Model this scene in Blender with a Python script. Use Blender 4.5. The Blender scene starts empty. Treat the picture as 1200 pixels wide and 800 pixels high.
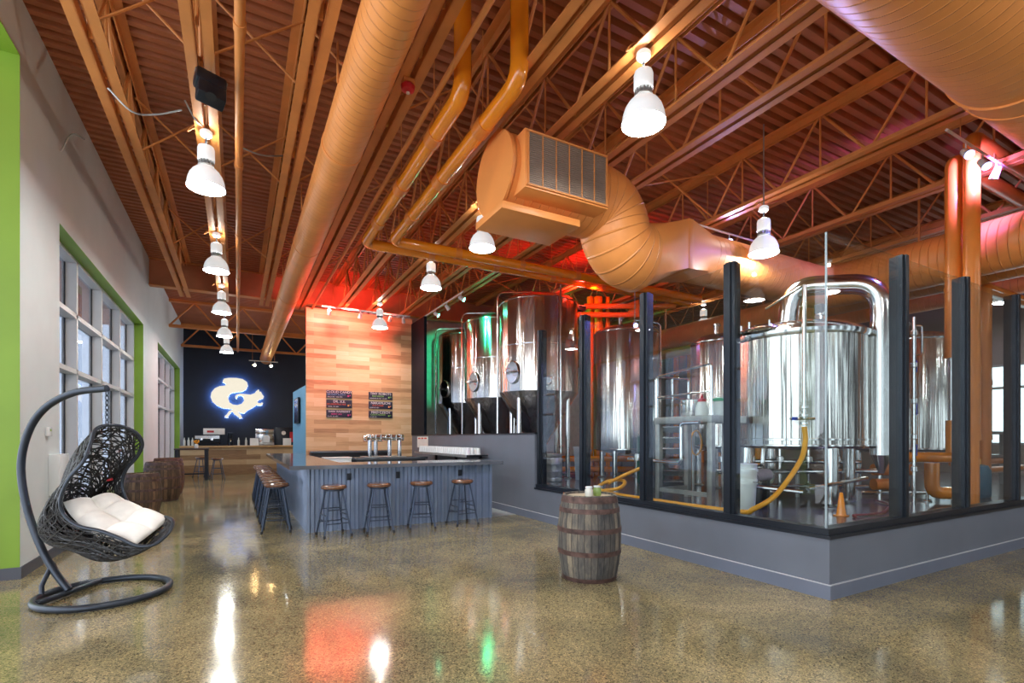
import bpy, bmesh, math, random
from mathutils import Vector, Matrix
from mathutils.geometry import tessellate_polygon
random.seed(7)
SC = bpy.context.scene
COL = SC.collection
PI = math.pi

# ------------------------------------------------------------------ camera
H = 1.48
cam = bpy.data.cameras.new('camera')
cam.sensor_width = 36.0
cam.lens = 587.0 / 1200.0 * 36.0
cam.shift_y = 113.0 / 1200.0
cam.clip_start = 0.05
cam.clip_end = 200
co = bpy.data.objects.new('camera', cam)
co.location = (0, 0, H)
TH = math.atan2(322, 587)
co.rotation_euler = (PI / 2, 0, -TH)
COL.objects.link(co)
SC.camera = co
SN, CS = math.sin(TH), math.cos(TH)


def W(t, lat, z):
    """depth along the room diagonal, offset across it, height -> world"""
    return Vector((t * SN + lat * CS, t * CS - lat * SN, z))


# ------------------------------------------------------------------ materials
def new_mat(name):
    m = bpy.data.materials.new(name)
    m.use_nodes = True
    nt = m.node_tree
    b = nt.nodes['Principled BSDF']
    return m, nt, b


def pm(name, col, rough=0.5, metal=0.0, var=0.12, scale=6.0, bump=0.0, stretch=None, spec=None, emit=None, estr=0, coat=0):
    m, nt, b = new_mat(name)
    N, L = nt.nodes, nt.links
    tc = N.new('ShaderNodeTexCoord')
    src = tc.outputs['Object']
    if stretch:
        mp = N.new('ShaderNodeMapping')
        mp.inputs['Scale'].default_value = stretch
        L.new(src, mp.inputs['Vector'])
        src = mp.outputs['Vector']
    nz = N.new('ShaderNodeTexNoise')
    nz.inputs['Scale'].default_value = scale
    nz.inputs['Detail'].default_value = 5
    L.new(src, nz.inputs['Vector'])
    rp = N.new('ShaderNodeValToRGB')
    rp.color_ramp.elements[0].position = 0.3
    rp.color_ramp.elements[1].position = 0.7
    rp.color_ramp.elements[0].color = tuple(c * (1 - var) for c in col) + (1,)
    rp.color_ramp.elements[1].color = tuple(min(1, c * (1 + var)) for c in col) + (1,)
    L.new(nz.outputs['Fac'], rp.inputs['Fac'])
    L.new(rp.outputs['Color'], b.inputs['Base Color'])
    b.inputs['Roughness'].default_value = rough
    b.inputs['Metallic'].default_value = metal
    if spec is not None:
        b.inputs['Specular IOR Level'].default_value = spec
    if coat:
        b.inputs['Coat Weight'].default_value = coat
        b.inputs['Coat Roughness'].default_value = 0.08
    if bump:
        bp = N.new('ShaderNodeBump')
        bp.inputs['Strength'].default_value = bump
        bp.inputs['Distance'].default_value = 0.02
        L.new(nz.outputs['Fac'], bp.inputs['Height'])
        L.new(bp.outputs['Normal'], b.inputs['Normal'])
    if emit:
        b.inputs['Emission Color'].default_value = tuple(emit) + (1,)
        b.inputs['Emission Strength'].default_value = estr
    return m


def steel_mat(name, col=(0.72, 0.72, 0.73), rough=0.17, aniso=0.75, rot=0.25, wave=5.0):
    m = pm(name, col, rough, 1.0, 0.05, 3.0)
    nt = m.node_tree
    b = nt.nodes['Principled BSDF']
    tg = nt.nodes.new('ShaderNodeTangent')
    tg.direction_type = 'RADIAL'
    tg.axis = 'Z'
    b.inputs['Anisotropic'].default_value = aniso
    b.inputs['Anisotropic Rotation'].default_value = rot
    nt.links.new(tg.outputs['Tangent'], b.inputs['Tangent'])
    tc = nt.nodes.new('ShaderNodeTexCoord')
    mp = nt.nodes.new('ShaderNodeMapping'); mp.inputs['Scale'].default_value = (1, 1, .02)
    nz = nt.nodes.new('ShaderNodeTexNoise'); nz.inputs['Scale'].default_value = wave; nz.inputs['Detail'].default_value = 3
    bp = nt.nodes.new('ShaderNodeBump'); bp.inputs['Strength'].default_value = 0.6; bp.inputs['Distance'].default_value = 0.06
    nt.links.new(tc.outputs['Object'], mp.inputs[0]); nt.links.new(mp.outputs[0], nz.inputs['Vector'])
    nt.links.new(nz.outputs['Fac'], bp.inputs['Height']); nt.links.new(bp.outputs['Normal'], b.inputs['Normal'])
    return m


def floor_mat():
    m, nt, b = new_mat('polished_concrete')
    N, L = nt.nodes, nt.links
    tc = N.new('ShaderNodeTexCoord')
    big = N.new('ShaderNodeTexNoise'); big.inputs['Scale'].default_value = 0.8; big.inputs['Detail'].default_value = 7
    big.inputs['Roughness'].default_value = 0.62; big.inputs['Distortion'].default_value = 0.5
    L.new(tc.outputs['Object'], big.inputs['Vector'])
    r1 = N.new('ShaderNodeValToRGB')
    e = r1.color_ramp.elements
    e[0].position = 0.28; e[0].color = (0.14, 0.132, 0.088, 1)
    e[1].position = 0.75; e[1].color = (0.46, 0.375, 0.205, 1)
    k = e.new(0.52); k.color = (0.285, 0.24, 0.126, 1)
    L.new(big.outputs['Fac'], r1.inputs['Fac'])

    def speck(scale, stops):
        v = N.new('ShaderNodeTexVoronoi'); v.inputs['Scale'].default_value = scale
        L.new(tc.outputs['Object'], v.inputs['Vector'])
        h = N.new('ShaderNodeSeparateColor'); L.new(v.outputs['Color'], h.inputs['Color'])
        r = N.new('ShaderNodeValToRGB')
        el = r.color_ramp.elements
        el[0].position = stops[0][0]; el[0].color = stops[0][1] + (1,)
        el[1].position = stops[-1][0]; el[1].color = stops[-1][1] + (1,)
        for p, c in stops[1:-1]:
            q_ = el.new(p); q_.color = c + (1,)
        L.new(h.outputs['Red'], r.inputs['Fac'])
        return r.outputs['Color']

    s1 = speck(95, [(0.0, (.32, .34, .38)), (.22, (.66, .68, .70)), (.5, (1, 1, 1)), (.85, (1.06, 1.04, 1.0)), (1.0, (1.55, 1.45, 1.3))])
    s2 = speck(210, [(0.0, (.35, .36, .4)), (.35, (.9, .9, .9)), (.8, (1.08, 1.05, 1.0)), (1.0, (1.6, 1.5, 1.35))])
    prev = r1.outputs['Color']
    for sp in (s1, s2):
        mx = N.new('ShaderNodeMix'); mx.data_type = 'RGBA'; mx.blend_type = 'MULTIPLY'
        mx.inputs['Factor'].default_value = 1.0
        L.new(prev, mx.inputs[6]); L.new(sp, mx.inputs[7])
        prev = mx.outputs[2]
    L.new(prev, b.inputs['Base Color'])
    rr = N.new('ShaderNodeMapRange')
    rr.inputs['From Min'].default_value = 0.3; rr.inputs['From Max'].default_value = 0.7
    rr.inputs['To Min'].default_value = 0.075; rr.inputs['To Max'].default_value = 0.14
    L.new(big.outputs['Fac'], rr.inputs['Value']); L.new(rr.outputs['Result'], b.inputs['Roughness'])
    wv = N.new('ShaderNodeTexNoise'); wv.inputs['Scale'].default_value = 2.6; wv.inputs['Detail'].default_value = 3
    L.new(tc.outputs['Object'], wv.inputs['Vector'])
    bp = N.new('ShaderNodeBump'); bp.inputs['Strength'].default_value = 0.02; bp.inputs['Distance'].default_value = 0.05
    L.new(wv.outputs['Fac'], bp.inputs['Height']); L.new(bp.outputs['Normal'], b.inputs['Normal'])
    b.inputs['Specular IOR Level'].default_value = 0.65
    return m


def plank_mat(name, cols, length, height, axis='XZ', rough=0.45):
    m, nt, b = new_mat(name)
    N, L = nt.nodes, nt.links
    tc = N.new('ShaderNodeTexCoord')
    sx = N.new('ShaderNodeSeparateXYZ'); L.new(tc.outputs['Object'], sx.inputs[0])
    cb = N.new('ShaderNodeCombineXYZ')
    L.new(sx.outputs[axis[0]], cb.inputs['X']); L.new(sx.outputs[axis[1]], cb.inputs['Y'])
    br = N.new('ShaderNodeTexBrick')
    br.inputs['Color1'].default_value = (0, 0, 0, 1)
    br.inputs['Color2'].default_value = (1, 1, 1, 1)
    br.inputs['Mortar'].default_value = (0.3, 0.3, 0.3, 1)
    br.inputs['Scale'].default_value = 1.0
    br.inputs['Mortar Size'].default_value = 0.0012
    br.inputs['Brick Width'].default_value = length
    br.inputs['Row Height'].default_value = height
    br.offset = 0.37
    L.new(cb.outputs[0], br.inputs['Vector'])
    mp = N.new('ShaderNodeMapping'); mp.inputs['Scale'].default_value = (1.2, 16, 1)
    L.new(cb.outputs[0], mp.inputs['Vector'])
    nz = N.new('ShaderNodeTexNoise'); nz.inputs['Scale'].default_value = 2.2; nz.inputs['Detail'].default_value = 7
    nz.inputs['Distortion'].default_value = 0.6
    L.new(mp.outputs[0], nz.inputs['Vector'])
    a = N.new('ShaderNodeMath'); a.operation = 'MULTIPLY_ADD'
    L.new(nz.outputs['Fac'], a.inputs[0]); a.inputs[1].default_value = 0.55
    sc = N.new('ShaderNodeSeparateColor'); L.new(br.outputs['Color'], sc.inputs[0])
    s2 = N.new('ShaderNodeMath'); s2.operation = 'MULTIPLY_ADD'; s2.inputs[1].default_value = 0.75; s2.inputs[2].default_value = -0.17
    L.new(sc.outputs['Red'], s2.inputs[0]); L.new(s2.outputs[0], a.inputs[2])
    rp = N.new('ShaderNodeValToRGB')
    while len(rp.color_ramp.elements) < len(cols):
        rp.color_ramp.elements.new(0.5)
    for i, c in enumerate(cols):
        rp.color_ramp.elements[i].position = i / (len(cols) - 1)
        rp.color_ramp.elements[i].color = tuple(c) + (1,)
    L.new(a.outputs[0], rp.inputs['Fac'])
    L.new(rp.outputs['Color'], b.inputs['Base Color'])
    b.inputs['Roughness'].default_value = rough
    return m


def glass_mat(name, tint=(0.93, 0.96, 0.95), refl=0.05):
    m = bpy.data.materials.new(name)
    m.use_nodes = True
    nt = m.node_tree
    N, L = nt.nodes, nt.links
    N.remove(N['Principled BSDF'])
    out = N['Material Output']
    tr = N.new('ShaderNodeBsdfTransparent'); tr.inputs['Color'].default_value = tuple(tint) + (1,)
    gl = N.new('ShaderNodeBsdfGlossy'); gl.inputs['Roughness'].default_value = 0.0
    lw = N.new('ShaderNodeLayerWeight'); lw.inputs['Blend'].default_value = 0.5
    pw = N.new('ShaderNodeMath'); pw.operation = 'POWER'; pw.inputs[1].default_value = 5
    ma = N.new('ShaderNodeMath'); ma.operation = 'MULTIPLY_ADD'; ma.inputs[1].default_value = 0.8; ma.inputs[2].default_value = refl
    mx = N.new('ShaderNodeMixShader')
    L.new(lw.outputs['Facing'], pw.inputs[0]); L.new(pw.outputs[0], ma.inputs[0]); L.new(ma.outputs[0], mx.inputs[0])
    L.new(tr.outputs[0], mx.inputs[1]); L.new(gl.outputs[0], mx.inputs[2]); L.new(mx.outputs[0], out.inputs['Surface'])
    return m


def emit_mat(name, col, strength):
    m = bpy.data.materials.new(name)
    m.use_nodes = True
    nt = m.node_tree
    nt.nodes.remove(nt.nodes['Principled BSDF'])
    e = nt.nodes.new('ShaderNodeEmission')
    e.inputs['Color'].default_value = tuple(col) + (1,)
    e.inputs['Strength'].default_value = strength
    nt.links.new(e.outputs[0], nt.nodes['Material Output'].inputs['Surface'])
    return m


def duct_mat(name, col, axis='Y', pitch=9.0, rough=0.42):
    """spiral lock seams as thin raised rings"""
    m = pm(name, col, rough, 0.0, 0.08, 2.5)
    nt = m.node_tree
    N, L = nt.nodes, nt.links
    b = N['Principled BSDF']
    tc = N.new('ShaderNodeTexCoord')
    sx = N.new('ShaderNodeSeparateXYZ'); L.new(tc.outputs['UV'], sx.inputs[0])
    mu = N.new('ShaderNodeMath'); mu.operation = 'MULTIPLY_ADD'; mu.inputs[1].default_value = pitch
    L.new(sx.outputs['Y'], mu.inputs[0]); L.new(sx.outputs['X'], mu.inputs[2])
    fr = N.new('ShaderNodeMath'); fr.operation = 'FRACT'; L.new(mu.outputs[0], fr.inputs[0])
    rp = N.new('ShaderNodeValToRGB')
    e = rp.color_ramp.elements
    e[0].position = 0.0; e[0].color = (0, 0, 0, 1)
    e[1].position = 1.0; e[1].color = (0, 0, 0, 1)
    k = e.new(0.42); k.color = (0, 0, 0, 1)
    k = e.new(0.5); k.color = (1, 1, 1, 1)
    k = e.new(0.58); k.color = (0, 0, 0, 1)
    L.new(fr.outputs[0], rp.inputs['Fac'])
    bp = N.new('ShaderNodeBump'); bp.inputs['Strength'].default_value = 0.8; bp.inputs['Distance'].default_value = 0.012
    L.new(rp.outputs['Color'], bp.inputs['Height']); L.new(bp.outputs['Normal'], b.inputs['Normal'])
    return m


def barrel_mat(name, c1, c2, c3):
    m, nt, b = new_mat(name)
    N, L = nt.nodes, nt.links
    tc = N.new('ShaderNodeTexCoord')
    sx = N.new('ShaderNodeSeparateXYZ'); L.new(tc.outputs['Object'], sx.inputs[0])
    at = N.new('ShaderNodeMath'); at.operation = 'ARCTAN2'
    L.new(sx.outputs['Y'], at.inputs[0]); L.new(sx.outputs['X'], at.inputs[1])
    mu = N.new('ShaderNodeMath'); mu.operation = 'MULTIPLY'; mu.inputs[1].default_value = 30 / (2 * PI)
    L.new(at.outputs[0], mu.inputs[0])
    fl = N.new('ShaderNodeMath'); fl.operation = 'FLOOR'; L.new(mu.outputs[0], fl.inputs[0])
    wn = N.new('ShaderNodeTexWhiteNoise'); wn.noise_dimensions = '1D'; L.new(fl.outputs[0], wn.inputs['W'])
    fr = N.new('ShaderNodeMath'); fr.operation = 'FRACT'; L.new(mu.outputs[0], fr.inputs[0])
    gp = N.new('ShaderNodeMath'); gp.operation = 'PINGPONG'; gp.inputs[1].default_value = 0.5; L.new(fr.outputs[0], gp.inputs[0])
    gt = N.new('ShaderNodeMath'); gt.operation = 'GREATER_THAN'; gt.inputs[1].default_value = 0.045; L.new(gp.outputs[0], gt.inputs[0])
    mp = N.new('ShaderNodeMapping'); mp.inputs['Scale'].default_value = (5, 5, 1.3); L.new(tc.outputs['Object'], mp.inputs[0])
    nz = N.new('ShaderNodeTexNoise'); nz.inputs['Scale'].default_value = 3; nz.inputs['Detail'].default_value = 8; nz.inputs['Roughness'].default_value = 0.7
    L.new(mp.outputs[0], nz.inputs['Vector'])
    a = N.new('ShaderNodeMath'); a.operation = 'MULTIPLY_ADD'; a.inputs[1].default_value = 0.45
    L.new(wn.outputs['Value'], a.inputs[0])
    s2 = N.new('ShaderNodeMath'); s2.operation = 'MULTIPLY_ADD'; s2.inputs[1].default_value = 1.3; s2.inputs[2].default_value = -0.38
    L.new(nz.outputs['Fac'], s2.inputs[0]); L.new(s2.outputs[0], a.inputs[2])
    rp = N.new('ShaderNodeValToRGB')
    e = rp.color_ramp.elements
    e[0].position = 0.1; e[0].color = c1 + (1,)
    e[1].position = 0.9; e[1].color = c3 + (1,)
    k = e.new(0.5); k.color = c2 + (1,)
    L.new(a.outputs[0], rp.inputs['Fac'])
    mx = N.new('ShaderNodeMix'); mx.data_type = 'RGBA'; mx.inputs[6].default_value = (0.012, 0.011, 0.012, 1)
    L.new(gt.outputs[0], mx.inputs['Factor']); L.new(rp.outputs[0], mx.inputs[7]); L.new(mx.outputs[2], b.inputs['Base Color'])
    b.inputs['Roughness'].default_value = 0.75
    return m


M = {}
M['floor'] = floor_mat()
M['slab'] = pm('brewery_floor', (0.11, 0.105, 0.125), 0.16, 0, 0.2, 3, spec=0.6)
M['tile'] = pm('bar_floor', (0.42, 0.45, 0.47), 0.35, 0, 0.1, 4)
M['deck'] = pm('deck_paint_shaded', (0.40, 0.125, 0.045), 0.55, 0, 0.12, 2.0)  # orange roof paint with the shade up there darkened into the colour
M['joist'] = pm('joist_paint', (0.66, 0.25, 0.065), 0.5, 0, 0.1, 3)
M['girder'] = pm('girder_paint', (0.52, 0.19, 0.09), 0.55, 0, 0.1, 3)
M['duct'] = duct_mat('duct_paint', (0.84, 0.315, 0.08))
M['ductflat'] = pm('duct_sheet', (0.84, 0.315, 0.08), 0.42, 0, 0.07, 2)
M['pipe'] = pm('pipe_gloss', (0.92, 0.29, 0.012), 0.14, 0, 0.05, 3, spec=0.7, coat=0.5)
M['pipedull'] = pm('pipe_paint', (0.74, 0.23, 0.035), 0.28, 0, 0.1, 3)
M['grille'] = pm('grille_paint', (0.30, 0.22, 0.17), 0.5, 0.2, 0.1, 8)
M['wallwhite'] = pm('wall_paint', (0.63, 0.68, 0.67), 0.6, 0, 0.03, 2)
M['green'] = pm('green_paint', (0.215, 0.37, 0.03), 0.5, 0, 0.06, 1.5)
M['winframe'] = pm('white_frame', (0.62, 0.61, 0.60), 0.4, 0, 0.03, 3)
M['baseboard'] = pm('grey_vinyl', (0.075, 0.08, 0.10), 0.4, 0, 0.08, 3)
M['knee'] = pm('grey_wall', (0.135, 0.155, 0.195), 0.45, 0, 0.08, 1.5)
M['kneebase'] = pm('grey_base', (0.14, 0.165, 0.225), 0.38, 0, 0.06, 2)
M['edgeline'] = pm('pale_edge', (0.5, 0.52, 0.56), 0.35, 0, 0.05, 3)
M['navy'] = pm('black_wall', (0.011, 0.018, 0.031), 0.55, 0, 0.1, 1.5)
M['blackcol'] = pm('black_panel', (0.007, 0.011, 0.019), 0.6, 0, 0.1, 2, spec=.15)
M['blue'] = pm('blue_wall_paint', (0.13, 0.36, 0.56), 0.5, 0, 0.05, 2)
M['brewwall'] = pm('brewery_wall', (0.25, 0.21, 0.19), 0.6, 0, 0.06, 1.2)
M['woodwall'] = plank_mat('plank_wall', [(0.32, 0.17, 0.08), (0.52, 0.33, 0.16), (0.66, 0.45, 0.23), (0.74, 0.55, 0.31), (0.78, 0.62, 0.40)], 0.95, 0.125)
M['woodcounter'] = plank_mat('plank_counter', [(0.16, 0.075, 0.03), (0.34, 0.19, 0.085), (0.50, 0.32, 0.16), (0.58, 0.42, 0.25)], 1.4, 0.2)
M['woodtop'] = pm('oak_top', (0.50, 0.30, 0.13), 0.3, 0, 0.2, 3, stretch=(1, 8, 1))
M['corr'] = pm('corrugated_paint', (0.26, 0.33, 0.46), 0.25, 0.4, 0.08, 3, spec=0.6)
M['bartop'] = pm('bar_top', (0.11, 0.12, 0.14), 0.1, 0, 0.1, 4, spec=0.8)
M['barin'] = pm('bar_inner', (0.02, 0.022, 0.028), 0.4, 0, 0.1, 4)
M['black'] = pm('black_metal', (0.012, 0.016, 0.024), 0.35, 0.3, 0.1, 4)
M['post'] = pm('post_metal', (0.022, 0.028, 0.038), 0.28, 0.5, 0.1, 4)
M['stoolleg'] = pm('stool_metal', (0.05, 0.07, 0.11), 0.35, 0.5, 0.1, 6)
M['stoolseat'] = pm('stool_wood', (0.17, 0.07, 0.028), 0.22, 0, 0.35, 8, stretch=(1, 9, 1), coat=0.5)
M['rubber'] = pm('rubber', (0.012, 0.012, 0.014), 0.6, 0, 0.1, 6)
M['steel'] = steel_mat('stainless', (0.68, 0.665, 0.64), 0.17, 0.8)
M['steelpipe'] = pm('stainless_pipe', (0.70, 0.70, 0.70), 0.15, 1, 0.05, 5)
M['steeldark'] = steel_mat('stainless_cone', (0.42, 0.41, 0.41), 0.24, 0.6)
M['steelgrey'] = pm('galvanised', (0.40, 0.41, 0.40), 0.4, 0.7, 0.15, 9)
M['darksteel'] = pm('dark_steel', (0.10, 0.11, 0.12), 0.4, 0.8, 0.1, 6)
M['white'] = pm('white_enamel', (0.78, 0.80, 0.80), 0.25, 0, 0.03, 4)
M['acrylic'] = pm('pendant_acrylic', (0.80, 0.82, 0.82), 0.25, 0, 0.03, 4, emit=(.95, 1, 1), estr=.16)
M['whiteplastic'] = pm('white_plastic', (0.72, 0.78, 0.79), 0.35, 0, 0.04, 4)
M['paper'] = pm('paper', (0.85, 0.83, 0.78), 0.7, 0, 0.03, 8)
M['red'] = pm('red_plastic', (0.55, 0.02, 0.03), 0.3, 0, 0.08, 5)
M['redprint'] = pm('red_ink', (0.65, 0.08, 0.05), 0.6, 0, 0.08, 5)
M['greenplastic'] = pm('green_plastic', (0.02, 0.32, 0.13), 0.35, 0, 0.08, 5)
M['greendark'] = pm('green_drum', (0.01, 0.075, 0.05), 0.35, 0, 0.1, 4)
M['hose'] = pm('yellow_hose', (0.80, 0.36, 0.02), 0.35, 0, 0.08, 9)
M['redhose'] = pm('maroon_hose', (0.26, 0.05, 0.06), 0.4, 0, 0.1, 9)
M['bin'] = pm('grey_bin', (0.22, 0.26, 0.29), 0.5, 0, 0.06, 4)
M['bluedrum'] = pm('blue_drum', (0.03, 0.13, 0.22), 0.35, 0, 0.1, 4)
M['purple'] = pm('pump_motor', (0.40, 0.36, 0.45), 0.35, 0.3, 0.1, 6)
M['chair'] = pm('chair_tube', (0.040, 0.050, 0.066), 0.35, 0.5, 0.08, 5)
M['wicker'] = pm('black_wicker', (0.020, 0.020, 0.021), 0.4, 0, 0.2, 30)
M['cushion'] = pm('cream_cotton', (0.88, 0.86, 0.80), 0.85, 0, 0.05, 14, bump=0.06)
M['glass'] = glass_mat('clear_glass')
M['glassedge'] = pm('glass_edge', (0.33, 0.42, 0.46), 0.15, 0, 0.05, 5)
M['winglass'] = glass_mat('window_glass', (0.56, 0.60, 0.66), 0.08)
M['barrel'] = barrel_mat('grey_staves', (0.028, 0.03, 0.036), (0.115, 0.105, 0.09), (0.34, 0.28, 0.19))
M['barrelbrown'] = barrel_mat('brown_staves', (0.03, 0.018, 0.01), (0.11, 0.062, 0.032), (0.25, 0.15, 0.075))
M['hoop'] = pm('rusty_hoop', (0.105, 0.06, 0.05), 0.6, 0.35, 0.5, 14)
M['barrelhead'] = pm('pale_head', (0.48, 0.40, 0.28), 0.55, 0, 0.2, 5, stretch=(8, 1, 1))
M['jar'] = pm('jar_glass', (0.62, 0.64, 0.58), 0.1, 0, 0.1, 9)
M['jargreen'] = pm('jar_moss', (0.25, 0.36, 0.10), 0.25, 0, 0.25, 14)
M['chalk'] = pm('chalk_board', (0.018, 0.022, 0.05), 0.6, 0, 0.1, 6)
M['cw'] = pm('chalk_white', (0.75, 0.76, 0.8), 0.8)
M['cp'] = pm('chalk_pink', (0.70, 0.10, 0.32), 0.8)
M['cr'] = pm('chalk_red', (0.72, 0.14, 0.07), 0.8)
M['cg'] = pm('chalk_green', (0.32, 0.66, 0.16), 0.8)
M['cb'] = pm('chalk_blue', (0.22, 0.38, 0.7), 0.8)
M['co'] = pm('chalk_orange', (0.75, 0.33, 0.12), 0.8)
M['lens'] = emit_mat('lamp_lens', (0.97, 1.0, 0.97), 44)
M['lampblue'] = emit_mat('blue_led', (0.22, 0.3, 1.0), 5)
M['lampgreen'] = emit_mat('green_led', (0.05, 1.0, 0.5), 20)
M['lampred'] = emit_mat('red_led', (1.0, 0.06, 0.03), 14)
M['lampwarm'] = emit_mat('warm_bulb', (1.0, 0.62, 0.25), 60)
M['signface'] = pm('sign_face', (0.1, 0.09, 0.08), 0.4, emit=(1.0, 0.92, 0.74), estr=0.31)
M['signglow'] = emit_mat('sign_halo', (0.16, 0.36, 1.0), 8)
M['lit'] = emit_mat('daylit_window', (0.70, 0.88, 0.95), 0.9)
M['screen'] = pm('dark_screen', (0.012, 0.014, 0.03), 0.12, 0, 0.1, 3)

# ------------------------------------------------------------------ mesh builder


class MB:
    def __init__(self):
        self.bm = bmesh.new()
        self.uv = self.bm.loops.layers.uv.new('UVMap')

    def box(self, x0, x1, y0, y1, z0, z1, bev=0.0, mat=None):
        r = bmesh.ops.create_cube(self.bm, size=1.0)
        vs = r['verts']
        bmesh.ops.scale(self.bm, vec=(abs(x1 - x0), abs(y1 - y0), abs(z1 - z0)), verts=vs)
        bmesh.ops.translate(self.bm, vec=((x0 + x1) / 2, (y0 + y1) / 2, (z0 + z1) / 2), verts=vs)
        if bev:
            es = list({e for v in vs for e in v.link_edges})
            rr = bmesh.ops.bevel(self.bm, geom=es, offset=bev, segments=2, affect='EDGES', profile=0.5)
            vs = list({v for f in rr['faces'] for v in f.verts} | {v for v in vs if v.is_valid})
        if mat is not None:
            bmesh.ops.transform(self.bm, matrix=mat, verts=vs)
        return self

    def tube(self, pts, r, n=12, close=False, cap=True, smooth=True):
        pts = [Vector(p) for p in pts]
        m = len(pts)
        rs = r if isinstance(r, (list, tuple)) else [r] * m
        rings = []
        ref = None
        dist = 0.0
        ds = []
        for i, p in enumerate(pts):
            if close:
                d = pts[(i + 1) % m] - pts[i - 1]
            elif i == 0:
                d = pts[1] - p
            elif i == m - 1:
                d = p - pts[i - 1]
            else:
                d = (pts[i + 1] - p).normalized() + (p - pts[i - 1]).normalized()
            d.normalize()
            if ref is None:
                a = Vector((0, 0, 1)) if abs(d.z) < 0.9 else Vector((1, 0, 0))
                ref = (a - d * a.dot(d)).normalized()
            else:
                ref = (ref - d * ref.dot(d))
                ref.normalize()
            b = d.cross(ref)
            # mitre correction keeps the tube thickness round bends
            k = 1.0
            if 0 < i < m - 1 or close:
                c = (pts[i] - pts[i - 1]).normalized().dot(d)
                k = 1.0 / max(0.5, c)
            if i:
                dist += (p - pts[i - 1]).length
            ds.append(dist)
            rings.append([self.bm.verts.new(p + (ref * math.cos(2 * PI * j / n) + b * math.sin(2 * PI * j / n)) * rs[i]) for j in range(n)])
        seg = m if close else m - 1
        for i in range(seg):
            A, B = rings[i], rings[(i + 1) % m]
            for j in range(n):
                f = self.bm.faces.new((A[j], A[(j + 1) % n], B[(j + 1) % n], B[j]))
                f.smooth = smooth
                va, vb = ds[i], (ds[i + 1] if i + 1 < m else dist)
                us = (j / n, (j + 1) / n, (j + 1) / n, j / n)
                for lp, u, v in zip(f.loops, us, (va, va, vb, vb)):
                    lp[self.uv].uv = (u, v)
        if cap and not close:
            for ring, rev in ((rings[0], True), (rings[-1], False)):
                try:
                    self.bm.faces.new(ring[::-1] if rev else ring)
                except ValueError:
                    pass
        return self

    def cyl(self, p, q, r, n=12):
        return self.tube([p, q], r, n)

    def lathe(self, prof, n=32, cx=0, cy=0, smooth=True, cap=True):
        """prof: (r, z) pairs from bottom to top, turned about the vertical"""
        rings = []
        for r, z in prof:
            if r < 1e-5:
                rings.append([self.bm.verts.new((cx, cy, z))])
            else:
                rings.append([self.bm.verts.new((cx + r * math.cos(2 * PI * j / n), cy + r * math.sin(2 * PI * j / n), z)) for j in range(n)])
        for A, B in zip(rings, rings[1:]):
            for j in range(n):
                k = (j + 1) % n
                if len(A) == 1 and len(B) == 1:
                    continue
                if len(A) == 1:
                    f = self.bm.faces.new((A[0], B[k], B[j]))
                elif len(B) == 1:
                    f = self.bm.faces.new((A[j], A[k], B[0]))
                else:
                    f = self.bm.faces.new((A[j], A[k], B[k], B[j]))
                f.smooth = smooth
        if cap:
            if len(rings[0]) > 1:
                self.bm.faces.new(rings[0][::-1])
            if len(rings[-1]) > 1:
                self.bm.faces.new(rings[-1])
        return self

    def prism(self, poly, depth, fn):
        """poly of (a, b); fn(a, b, d) -> point"""
        A = [self.bm.verts.new(fn(a, b, 0)) for a, b in poly]
        B = [self.bm.verts.new(fn(a, b, depth)) for a, b in poly]
        n = len(poly)
        for tri in tessellate_polygon([[Vector((a, b, 0)) for a, b in poly]]):
            self.bm.faces.new([A[i] for i in tri]); self.bm.faces.new([B[i] for i in tri][::-1])
        for i in range(n):
            self.bm.faces.new((A[i], A[(i + 1) % n], B[(i + 1) % n], B[i]))
        return self

    def grid(self, fn, nu, nv, closed_u=False, smooth=True):
        V = [[self.bm.verts.new(fn(i / nu, j / nv)) for j in range(nv + 1)] for i in range(nu + (0 if closed_u else 1))]
        for i in range(nu):
            a, b = V[i], V[(i + 1) % len(V)]
            for j in range(nv):
                f = self.bm.faces.new((a[j], b[j], b[j + 1], a[j + 1]))
                f.smooth = smooth
        return self

    def build(self, name, mat, parent=None, loc=None, sharp=35):
        bmesh.ops.recalc_face_normals(self.bm, faces=self.bm.faces[:])
        me = bpy.data.meshes.new(name)
        self.bm.to_mesh(me)
        self.bm.free()
        me.materials.append(mat)
        try:
            me.set_sharp_from_angle(angle=math.radians(sharp))
        except Exception:
            pass
        o = bpy.data.objects.new(name, me)
        COL.objects.link(o)
        if parent:
            o.parent = parent
        if loc:
            o.location = loc
        return o


def tag(o, label=None, cat=None, group=None, kind=None):
    if label: o['label'] = label
    if cat: o['category'] = cat
    if group: o['group'] = group
    if kind: o['kind'] = kind
    return o


def thing(name, label, cat, loc=(0, 0, 0), rz=0, group=None, kind=None):
    o = bpy.data.objects.new(name, None)
    o.empty_display_size = 0.1
    COL.objects.link(o)
    o.location = loc
    o.rotation_euler = (0, 0, rz)
    return tag(o, label, cat, group, kind)


def dup(root, loc=None, rz=None, label=None, group=None, scale=None):
    r = root.copy(); COL.objects.link(r)
    if loc is not None: r.location = loc
    if rz is not None: r.rotation_euler = (0, 0, rz)
    if scale is not None: r.scale = scale
    if label: r['label'] = label
    if group: r['group'] = group
    for ch in list(root.children):
        c = ch.copy(); COL.objects.link(c); c.parent = r
        for g in list(ch.children):
            d = g.copy(); COL.objects.link(d); d.parent = c
    return r


def struct(mb, name, mat, parent=None):
    o = mb.build(name, mat, parent)
    if parent is None:
        o['kind'] = 'structure'
    return o


def arc(c, r, a0, a1, n, fn):
    return [fn(c[0] + r * math.cos(a0 + (a1 - a0) * i / n), c[1] + r * math.sin(a0 + (a1 - a0) * i / n)) for i in range(n + 1)]


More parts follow.
